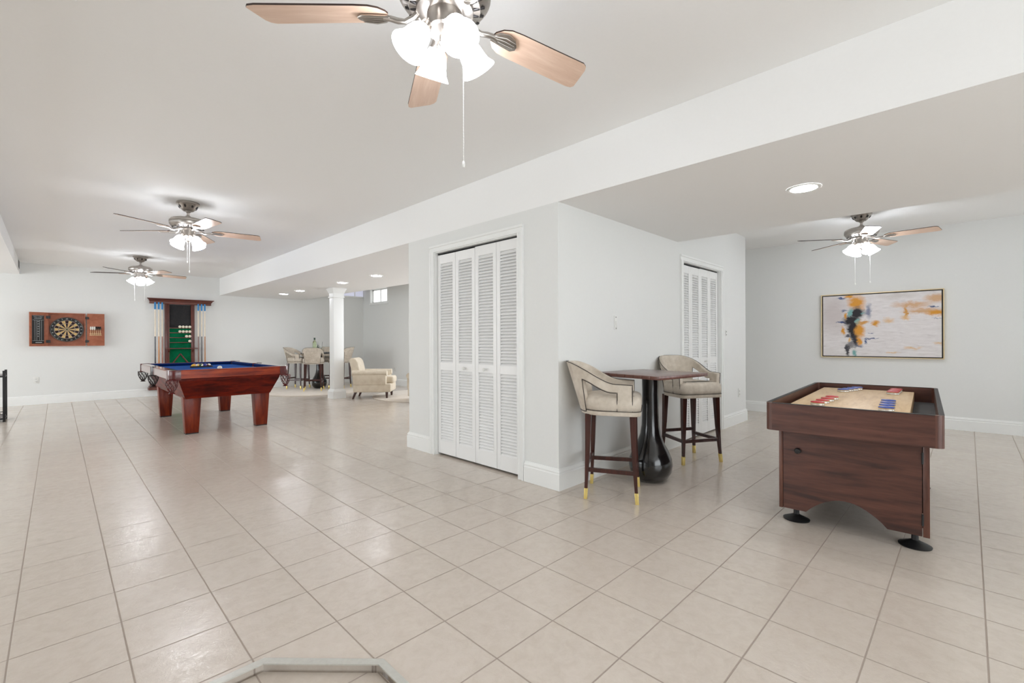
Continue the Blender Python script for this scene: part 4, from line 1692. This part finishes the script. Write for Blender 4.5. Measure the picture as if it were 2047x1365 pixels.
def bar_sets():
    bar_table((3.365, 1.778, 0), R(36 + 45), 'bar table with square plank top on a black bulbous pedestal between two stools')
    s0 = make_stool('cream suede bar stool left of the square bar table, seen from the side')
    s0.location = (2.89, 1.828, 0)
    s0.rotation_euler = (0, 0, R(-62))
    dup(s0, (4.22, 1.83, 0), R(-120), 'cream suede bar stool right of the square bar table, facing the camera')
    T = Vector((4.42, 10.75, 0))
    bar_table((T.x, T.y, .012), 0, 'round black bar table with bulbous pedestal on the far rug', False)
    e = Vector((.70, -.71, 0))
    f = Vector((.38, .92, 0)).normalized()
    for off, rz, lab in (
            (-e * .50 + f * .0, -50, 'cream bar stool at the left of the round bar table, back to the left'),
            (-f * .50 - e * .13, 62, 'cream bar stool in front of the round bar table, its back to the camera'),
            (f * .58 + e * .18, 235, 'cream bar stool behind the round bar table, half hidden by the column'),
            (e * .50 + f * .1, 128, 'cream bar stool showing to the right of the white column')):
        p = T + off
        dup(s0, (p.x, p.y, .012), R(rz), lab)
    # tray with bottle, vase and glass
    zt = .012 + .838
    px, py = 4.40, 10.72
    bm = B()
    prism(bm, [(px + .27 * math.cos(a) * 1 , py + .27 * math.sin(a)) for a in [2 * PI * k / 40 for k in range(40)]], zt, zt + .012, bev=.003)
    tag(finish(bm, 'serving_tray', M['black_gloss'], None, 30), 'thin black round serving tray on the far bar table', 'tray')
    zt += .012
    a = -e * .10
    t_ = thing('bottle', 'pale green glass bottle with dark cap on the black tray', 'bottle', (px + a.x, py + a.y, zt))
    bm = B()
    lathe(bm, [(0, 0), (.040, 0), (.043, .006), (.043, .215), (.038, .24), (.018, .262), (.015, .285), (.015, .30), (0, .30)], 28)
    finish(bm, 'body', M['green_glass'], t_, 50)
    bm = B()
    lathe(bm, [(0, .285), (.018, .285), (.018, .335), (0, .335)], 20)
    finish(bm, 'cap', M['cap_green'], t_, 50)
    a = -e * .015 - f * .05
    t_ = thing('sprig_glass', 'drinking glass with dark green sprigs beside the bottle', 'glass', (px + a.x, py + a.y, zt))
    bm = B()
    lathe(bm, [(0, 0), (.032, 0), (.038, .12), (.036, .12), (.030, .004), (0, .004)], 24, caps=False)
    finish(bm, 'tumbler', M['clear_glass'], t_, 50)
    bm = B()
    rnd = random.Random(3)
    for k in range(7):
        an = rnd.uniform(0, 6.28)
        rr = rnd.uniform(.01, .035)
        hh = rnd.uniform(.12, .25)
        tube(bm, [(0, 0, .006), (rr * .4 * math.cos(an), rr * .4 * math.sin(an), hh * .5), (rr * math.cos(an), rr * math.sin(an), hh)], .0015, 5)
        for q in range(5):
            u = .2 + .8 * q / 5
            b2 = B()
            bmesh.ops.create_icosphere(b2, subdivisions=1, radius=.010)
            b2.transform(Matrix.Diagonal((1.3, .5, .8, 1)))
            merge(bm, b2, 0, Matrix.Translation((rr * u * math.cos(an), rr * u * math.sin(an), hh * u * .75 + .01)) @ Matrix.Rotation(rnd.uniform(0, 6), 4, 'Z'))
    finish(bm, 'sprigs', M['leaf'], t_, 60)
    a = e * .075 - f * .02
    t_ = thing('cocktail_glass', 'drinking glass with a lime and straw nearest the column', 'glass', (px + a.x, py + a.y, zt))
    bm = B()
    lathe(bm, [(0, 0), (.030, 0), (.040, .05), (.043, .13), (.041, .13), (.037, .05), (.027, .004), (0, .004)], 24, caps=False)
    finish(bm, 'tumbler', M['clear_glass'], t_, 50)
    bm = B()
    b2 = B()
    bmesh.ops.create_uvsphere(b2, u_segments=16, v_segments=10, radius=.025)
    merge(bm, b2, 0, Matrix.Translation((-.004, 0, .034)))
    finish(bm, 'lime_wedge', M['lime'], t_, 60)
    bm = B()
    tube(bm, [(.0, .01, .06), (.018, .02, .24)], .0028, 6)
    finish(bm, 'straw', M['nickel_dark'], t_)
    bm = B()
    prism(bm, [(T.x - .15 + 1.22 * math.cos(a), T.y - .2 + 1.22 * math.sin(a)) for a in [2 * PI * k / 72 for k in range(72)]], .0005, .012, bev=.004)
    tag(finish(bm, 'round_rug', M['rug'], None, 30), 'round cream rug under the far bar table and its stools', 'rug')
    bm = B()
    prism(bm, [(5.45 + 1.12 * math.cos(a), 7.80 + 1.12 * math.sin(a)) for a in [2 * PI * k / 72 for k in range(72)]], .0005, .012, bev=.004)
    tag(finish(bm, 'round_rug', M['rug'], None, 30), 'round cream rug in front of the armchair, right of the column', 'rug')


def make_armchair(label):
    """faces local +x"""
    t_ = thing('armchair', label, 'armchair', (0, 0, 0), 0, 'cream linen armchairs')
    hw = .30
    for x, y_, tx in ((-.30, -.235, .055), (-.30, .235, .055), (.29, -.245, 0), (.29, .245, 0)):
        bm = B()
        taper_box(bm, (x - tx, y_, 0), (.03, .03), (x, y_, .135), (.05, .05), bev=.002)
        finish(bm, 'leg', M['leg_wood'], t_, 30)
    bm = B()
    box(bm, -.34, .37, -hw + .01, hw - .01, .13, .29, .018, seg=3)
    finish(bm, 'base', M['linen'], t_, 50)
    bm = B()
    box(bm, -.20, .41, -.175, .175, .285, .43, .045, seg=4)
    finish(bm, 'seat_cushion', M['linen'], t_, 60)
    for s in (-1, 1):
        bm = B()
        y0, y1 = (s * .17, s * .30)
        lo, hi = min(y0, y1), max(y0, y1)
        box(bm, -.34, .28, lo, hi, .27, .50, .012, seg=2)
        # rolled top
        b2 = B()
        cyl(b2, (-.36, s * .245, .495), (.295, s * .245, .495), .068, .064, 24)
        bmesh.ops.bevel(b2, geom=[e for e in b2.edges if len(e.link_faces) == 2 and e.calc_face_angle(0) > 1], offset=.012, segments=2, affect='EDGES')
        for v in b2.verts:
            v.co.z = .495 + (v.co.z - .495) * .85
        merge(bm, b2)
        finish(bm, 'arm', M['linen'], t_, 50)
    bm = B()
    b2 = B()
    # outer back with a soft roll at the top, leaning backwards
    prof = [(-.20, .30), (-.215, .45), (-.235, .58), (-.262, .70), (-.30, .765), (-.345, .790), (-.40, .785), (-.430, .755), (-.425, .71), (-.40, .60), (-.375, .45), (-.36, .30)]
    ys = [-.225, -.205, .205, .225]
    rings = []
    for y_ in ys:
        k = .94 if abs(y_) > .21 else 1
        cxm = -.31
        rings.append([b2.verts.new((cxm + (x - cxm) * k, y_, .54 + (z - .54) * (k + (1 - k) * .3))) for x, z in prof])
    for a, b in zip(rings, rings[1:]):
        for i in range(len(prof)):
            j = (i + 1) % len(prof)
            b2.faces.new([a[i], a[j], b[j], b[i]])
    b2.faces.new(rings[0])
    b2.faces.new(rings[-1])
    merge(bm, b2)
    o = finish(bm, 'backrest', M['linen'], t_, 60)
    sb = o.modifiers.new('soft', 'BEVEL')
    sb.width = .012
    sb.segments = 3
    sb.limit_method = 'ANGLE'
    sb.angle_limit = R(40)
    return t_


def lounge():
    a = make_armchair('cream linen armchair in side view just right of the column')
    a.location = (4.50, 8.30, .0)
    a.rotation_euler = (0, 0, R(-41))
    dup(a, (4.88, 7.08, 0), R(50), 'cream linen armchair of which only a sliver shows beside the closet wall')


# ---------------------------------------------------------------- shuffleboard table
def shuffleboard():
    X0, X1, Y0, Y1 = 3.09, 4.81, .064, .857
    t_ = thing('shuffleboard_table', 'walnut shuffleboard table with pale maple playfield', 'shuffleboard table', (X0, Y0, 0), R(2.5))
    L, W = X1 - X0, Y1 - Y0
    zt, zb = .735, .573
    rc = .035
    # end and side rails
    for nm, (a, b, c, d), m in (('end_rail', (0, .022, rc, W - rc), M['walnut']), ('end_rail', (L - .022, L, rc, W - rc), M['walnut']),
                                ('side_rail', (rc, L - rc, 0, .022), M['walnut_l']), ('side_rail', (rc, L - rc, W - .022, W), M['walnut_l'])):
        bm = B()
        box(bm, a, b, c, d, zb, zt)
        rl = finish(bm, nm, m, t_, 30)
        bm = B()
        box(bm, a - .0005, b + .0005, c, d, zt, zt + .003)
        finish(bm, 'rail_cap', M['black'], rl)
    for ix in (0, 1):
        for iy in (0, 1):
            bm = B()
            sx, sy = (1, -1)[ix], (1, -1)[iy]
            ox, oy = ix * L, iy * W
            pts = [(rc, 0)] + [(rc - rc * math.sin(a), rc - rc * math.cos(a)) for a in [PI / 2 * k / 6 for k in range(7)]][1:] + [(.022, rc), (rc, .022)]
            prism(bm, [(ox + sx * x, oy + sy * y) for x, y in pts], zb, zt + .0025)
            finish(bm, 'corner_post', M['walnut_v'], t_, 30)
    bm = B()
    box(bm, .02, L - .02, .02, W - .02, zb + .02, zb + .05)
    finish(bm, 'gutter', M['carpet'], t_)
    bm = B()
    box(bm, .17, L - .10, .135, W - .075, zb + .05, .705, .003)
    finish(bm, 'playfield', M['playfield'], t_, 30)
    # cabinet below: near door with arched bottom
    bx0, bx1, by0, by1 = .085, L - .085, .055, W - .055
    top, bot = zb + .001, .092
    bm = B()
    arch = []
    wy = by1 - by0
    arch.append((by0 + .03, bot + .002))
    arch.append((by0 + .17, bot + .002))
    for k in range(1, 16):
        u = k / 16
        arch.append((by0 + .17 + u * (wy - .34 + .03), bot + .002 + .105 * math.sin(PI * u) ** .85))
    arch.append((by1 - .14, bot + .002))
    arch.append((by1 - .022, bot + .002))
    poly = arch + [(by1 - .022, top), (by0 + .03, top)]
    prism(bm, poly, 0, .018)
    # prism in (y, z) -> world x thickness
    bm.transform(Matrix(((0, 0, 1, bx0), (1, 0, 0, 0), (0, 1, 0, 0), (0, 0, 0, 1))))
    dr = finish(bm, 'cabinet_door', M['walnut'], t_, 30)
    bm = B()  # added black panel behind the door, keeps its gaps as dark as shade
    box(bm, bx0 + .024, bx0 + .03, by0 + .018, by1 - .018, bot + .115, top)
    finish(bm, 'door_gap_shade', M['black'], t_)
    bm = B()
    lathe(bm, [(.013, 0), (.017, .004), (.017, .018), (.013, .024), (0, .026)], 20, mx=Matrix.Translation((bx0, by1 - .10, .452)) @ Matrix.Rotation(-PI / 2, 4, 'Y'))
    finish(bm, 'door_knob', M['black'], dr)
    for z in (.18, .50):
        bm = B()
        cyl(bm, (bx0 - .002, by0 + .028, z - .03), (bx0 - .002, by0 + .028, z + .03), .005, seg=10)
        finish(bm, 'hinge', M['black'], dr)
    for y0, y1 in ((by0, by0 + .027), (by1 - .02, by1)):
        bm = B()
        box(bm, bx0 - .004, bx0 + .05, y0, y1, bot, top, .002)
        finish(bm, 'cabinet_post', M['walnut_v'], t_, 30)
    for y0, y1 in ((by0, by0 + .018), (by1 - .018, by1)):
        bm = B()
        box(bm, bx0 + .05, bx1, y0, y1, bot + .06, top)
        finish(bm, 'side_panel', M['walnut_l'], t_, 30)
    bm = B()
    box(bm, bx1 - .018, bx1, by0 + .018, by1 - .018, bot + .06, top)
    finish(bm, 'end_panel', M['walnut'], t_, 30)
    for fx in (.20, L - .20):
        for fy in (.115, W - .125):
            bm = B()
            lathe(bm, [(0, 0), (.070, 0), (.072, .006), (.060, .012), (.030, .026), (.016, .034), (.014, .13), (0, .13)], 32, mx=Matrix.Translation((fx, fy, 0)))
            finish(bm, 'levelling_foot', M['black'], t_, 50)
            bm = B()
            box(bm, fx - .05, fx + .05, fy - .045, fy + .045, .118, .15)
            finish(bm, 'foot_block', M['walnut_v'], t_, 30)
    # pucks
    proto = {}

    def puck(col, x, y, z, label):
        g = '%s shuffleboard pucks' % col
        if col in proto:
            return dup(proto[col], (x, y, z), random.uniform(0, 3), label, g)
        p_ = thing('puck', label, 'puck', (x, y, z), 0, g)
        bm = B()
        lathe(bm, [(0, 0), (.026, 0), (.0285, .003), (.0285, .007), (.027, .009), (.027, .013), (.0285, .015), (.0285, .019), (.022, .019)], 32)
        finish(bm, 'steel_body', M['chrome'], p_, 40)
        bm = B()
        lathe(bm, [(0, .019), (.0275, .0192), (.0275, .022), (.024, .0245), (.010, .0245), (.009, .0235), (0, .0235)], 32)
        finish(bm, 'cap', M['puck_' + col], p_, 40)
        proto[col] = p_
        return p_
    s = 1.35
    for col, y0, y1, xs in (('blue', .315, .340, (3.40, 3.53, 3.66, 3.79)), ('red', .650, .640, (3.40, 3.53, 3.66, 3.79))):
        for k, x in enumerate(xs):
            pos = ['nearest the end rail', 'second from the end rail', 'third from the end rail', 'furthest from the end rail'][k]
            p_ = puck(col, x - .02, y0 + (y1 - y0) * k / 3, .705, '%s capped puck in the near %s row, %s' % (col, 'right' if col == 'blue' else 'left', pos))
            p_.scale = (s, s, 1)
    for col, y0, x0 in (('blue', .668, 4.36), ('red', .372, 4.40)):
        for k in range(4):
            pos = ['nearest', 'second nearest', 'third nearest', 'furthest'][k]
            p_ = puck(col, x0 + k * .085, y0 + (-.018 if col == 'blue' else 0) * k, .705, '%s capped puck at the far end of the table, %s of four' % (col, pos))
            p_.scale = (s, s, 1)


# ---------------------------------------------------------------- painting and metal shelf
def painting():
    ya, yb, z0, z1 = 1.437, .163, .862, 1.742
    w = ya - yb
    yc = (ya + yb) / 2
    t_ = thing('wall_painting', 'wide abstract painting in a thin gold frame on the right wall', 'painting', (xp(yc) - .002, yc, z0), 0)
    ang = math.atan(.0363)
    t_.rotation_euler = (0, 0, -PI / 2 + ang)   # local x runs along -y, local -y faces the room
    t_.rotation_euler = (0, 0, -(PI / 2 - ang))
    h = z1 - z0
    # local: x across (left to right), y into the wall, z up
    f = .011
    bm = B()
    for a, b, c, d in ((-w / 2, -w / 2 + f, 0, h), (w / 2 - f, w / 2, 0, h), (-w / 2 + f, w / 2 - f, 0, f), (-w / 2 + f, w / 2 - f, h - f, h)):
        box(bm, a, b, -.045, -.001, c, d)
    finish(bm, 'frame', M['gold'], t_)
    g = .024
    bm = B()
    box(bm, -w / 2 + f, w / 2 - f, -.022, -.002, f, h - f)
    finish(bm, 'black_backing', M['black'], t_)  # black inside of the frame, seen around the canvas
    bm = B()
    x0, x1, za, zb_ = -w / 2 + g, w / 2 - g, g, h - g
    box(bm, x0, x1, -.036, -.022, za, zb_)
    uv = bm.loops.layers.uv.new('UVMap')
    for fc in bm.faces:
        for lp in fc.loops:
            lp[uv].uv = ((lp.vert.co.x - x0) / (x1 - x0), (lp.vert.co.z - za) / (zb_ - za))
    finish(bm, 'canvas', M['canvas'], t_)


def metal_shelf():
    t_ = thing('metal_shelf', 'low black metal shelf unit cut off by the left edge of the photo', 'shelf', (-.475, 9.59, 0))
    W, D = .9, .38
    hs = .72
    for x in (0, -W):
        for y_ in (0, D):
            bm = B()
            box(bm, x - .013, x + .013, y_ - .013, y_ + .013, 0, hs, .002)
            finish(bm, 'post', M['black'], t_, 30)
    for z, m in ((.655, M['smoked']), (.06, M['smoked'])):
        bm = B()
        box(bm, -W, 0, 0, D, z - .008, z + .008)
        sh = finish(bm, 'shelf_board', m, t_, 30)
        bm = B()
        for a in (0, D):
            box(bm, -W, 0, a - .009, a + .009, z - .028, z - .008)
        for a in (0, -W):
            box(bm, a - .009, a + .009, 0, D, z - .028, z - .008)
        finish(bm, 'shelf_edge', M['black'], sh)
    # lattice rail round the lower shelf
    bm = B()
    for y_ in (0, D):
        n = 22
        for k in range(n):
            x = -W + k * W / n
            tube(bm, [(x, y_, .068), (x + W / n, y_, .105)], .0025, 5)
            tube(bm, [(x + W / n, y_, .068), (x, y_, .105)], .0025, 5)
        tube(bm, [(-W, y_, .106), (0, y_, .106)], .004, 6)
    finish(bm, 'lattice_rail', M['black'], t_)


main()
fans()
pool_table()
dart_cabinet()
cue_rack()
bar_sets()
lounge()
shuffleboard()
painting()
metal_shelf()
